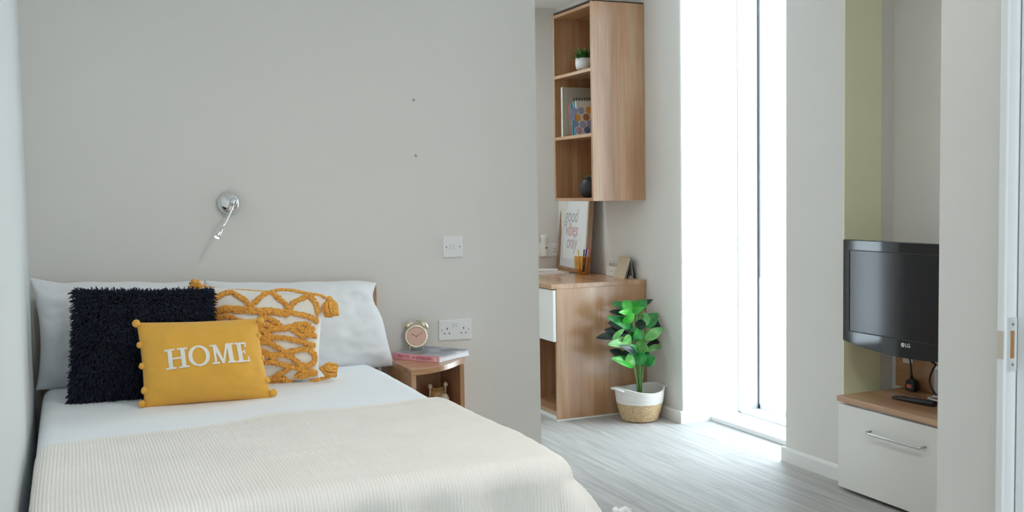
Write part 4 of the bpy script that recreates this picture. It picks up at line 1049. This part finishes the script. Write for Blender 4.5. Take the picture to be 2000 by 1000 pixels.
circ = [Vector((XT-.0002, lm.y+.0125+.0088*math.cos(2*PI*k/26), lm.z+.0088*math.sin(2*PI*k/26))) for k in range(26)]
lg = MB().prism(circ, (-.0007, 0, 0)).build('brand_emblem', SILVER, tv)
text('LG', 'brand_letters', SILVER, tv, (XT-.0004, lm.y-.012, lm.z), YA, ZA, .021, bold=.0004)
MB().box(XT-.0012, XT-.0009, lm.y+.0115, lm.y+.0128, lm.z-.004, lm.z+.0045).box(XT-.0012, XT-.0009, lm.y+.008, lm.y+.0115, lm.z-.004, lm.z-.003).build('emblem_line', BLACKM, lg)

# plug hanging by its cable, second cable, white adapter, remote
pc_ = on_x(1783, 752, XN-.045)
pg = thing('power_plug', (pc_.x, pc_.y, ZT1), 'black power plug with a red sticker resting against the oak board', 'plug')
pz0 = ZT1+.0006; xq = XN-.045
MB().prism([(xq-.02, pc_.y+.026, pz0+.018), (xq-.02, pc_.y+.022, pz0+.002), (xq-.02, pc_.y-.020, pz0), (xq-.02, pc_.y-.026, pz0+.018), (xq-.02, pc_.y-.022, pz0+.048), (xq-.02, pc_.y-.004, pz0+.054), (xq-.02, pc_.y+.020, pz0+.046)], (.03, 0, 0)).build('plug_body', BLACKM, pg, bevel=.004)
MB().box(xq-.0215, xq-.0198, pc_.y-.012, pc_.y+.014, pz0+.014, pz0+.030).build('sticker', ORANGE, pg, bevel=.0005)
ctop = Vector((2.985, pc_.y+.01, .66))
MB().tube([(xq-.006, pc_.y, pz0+.05), (xq-.006, pc_.y+.003, pz0+.075), (xq-.008, pc_.y+.006, pz0+.12), (xq-.03, pc_.y+.006, pz0+.19), ctop], lambda i: (.0085, .0042, .0032, .0032, .0032)[i], 10).build('cable', BLACKM, pg, smooth=True)
pts = [on_x(x, y, 3.18) for x, y in smooth_path([(1828, 712), (1822, 722), (1816, 738), (1817, 752), (1824, 766), (1834, 775), (1850, 780)], 5)]
MB_ = MB().tube([(3.0, pts[0].y, .64)]+pts, .0042, 10); tag(MB_.build('power_cable', BLACKM, smooth=True), 'black cable looping down beside the white adapter', 'cable')
a0 = on_x(1829, 714, 3.235); 
wa = thing('adapter', (3.24, a0.y-.02, ZT1), 'white adapter box standing on the oak top against the back board', 'adapter')
MB().box(3.225, XN-.016, a0.y-.075, a0.y+.004, ZT1+.0006, a0.z).build('case', mat('grey_white_plastic', (.52, .51, .54), .5), wa, bevel=.004)
MB().box(3.222, 3.226, a0.y-.03, a0.y-.002, a0.z-.012, a0.z-.001).build('port', PLASTIC, wa)
wq = on_z(1826, 781, ZT1+.004)
coil = MB()
pts = [wq+Vector((.035*math.cos(t)+.010*math.cos(t*.5), -.03+.05*math.sin(t), .0035*(1+t/7))) for t in [i*.3 for i in range(48)]]
coil.tube(pts, .0032, 8); tag(coil.build('white_cable', PLASTIC, smooth=True), 'coiled white cable lying on the oak top behind the remote', 'cable')
r0, r1 = on_z(1746, 774, ZT1+.008), on_z(1826, 791, ZT1+.008); dr = (r1-r0); lr = dr.length; dr = dr.normalized(); sdr = Vector((-dr.y, dr.x, 0)); rc = (r0+r1)/2; rc.z = ZT1+.0006
rm = thing('remote_control', tuple(rc), 'black remote control lying on the oak cabinet top', 'remote control')
V = []; Fc = []; nn_ = 14
for i in range(nn_):
    t = i/(nn_-1); wdt_ = .021*(.55+.45*math.sin(PI*min(1, .15+t*.75))); hgt = .010+.011*t
    q = rc+dr*(lr*(t-.5))
    V += [q-sdr*wdt_*.8, q-sdr*wdt_+U*hgt*.6, q-sdr*wdt_*.75+U*hgt, q+sdr*wdt_*.75+U*hgt, q+sdr*wdt_+U*hgt*.6, q+sdr*wdt_*.8]
for i in range(nn_-1):
    for k in range(6): k2 = (k+1) % 6; Fc.append((i*6+k, i*6+k2, (i+1)*6+k2, (i+1)*6+k))
Fc += [tuple(range(6)), tuple((nn_-1)*6+k for k in range(5, -1, -1))]
MB().add(V, Fc).build('case', BLACKM, rm, bevel=.0015)
BT = mat('button_grey', (.07, .05, .06), .5)
for i in range(7):
    for k in (-1, 0, 1):
        t = .22+i*.10; q = rc+dr*(lr*(t-.5))+sdr*(k*.009)+U*(.010+.011*t+.0005)
        MB().obox(q, dr, sdr, U, .0045, .0032, .0012).build('button', BT, rm)
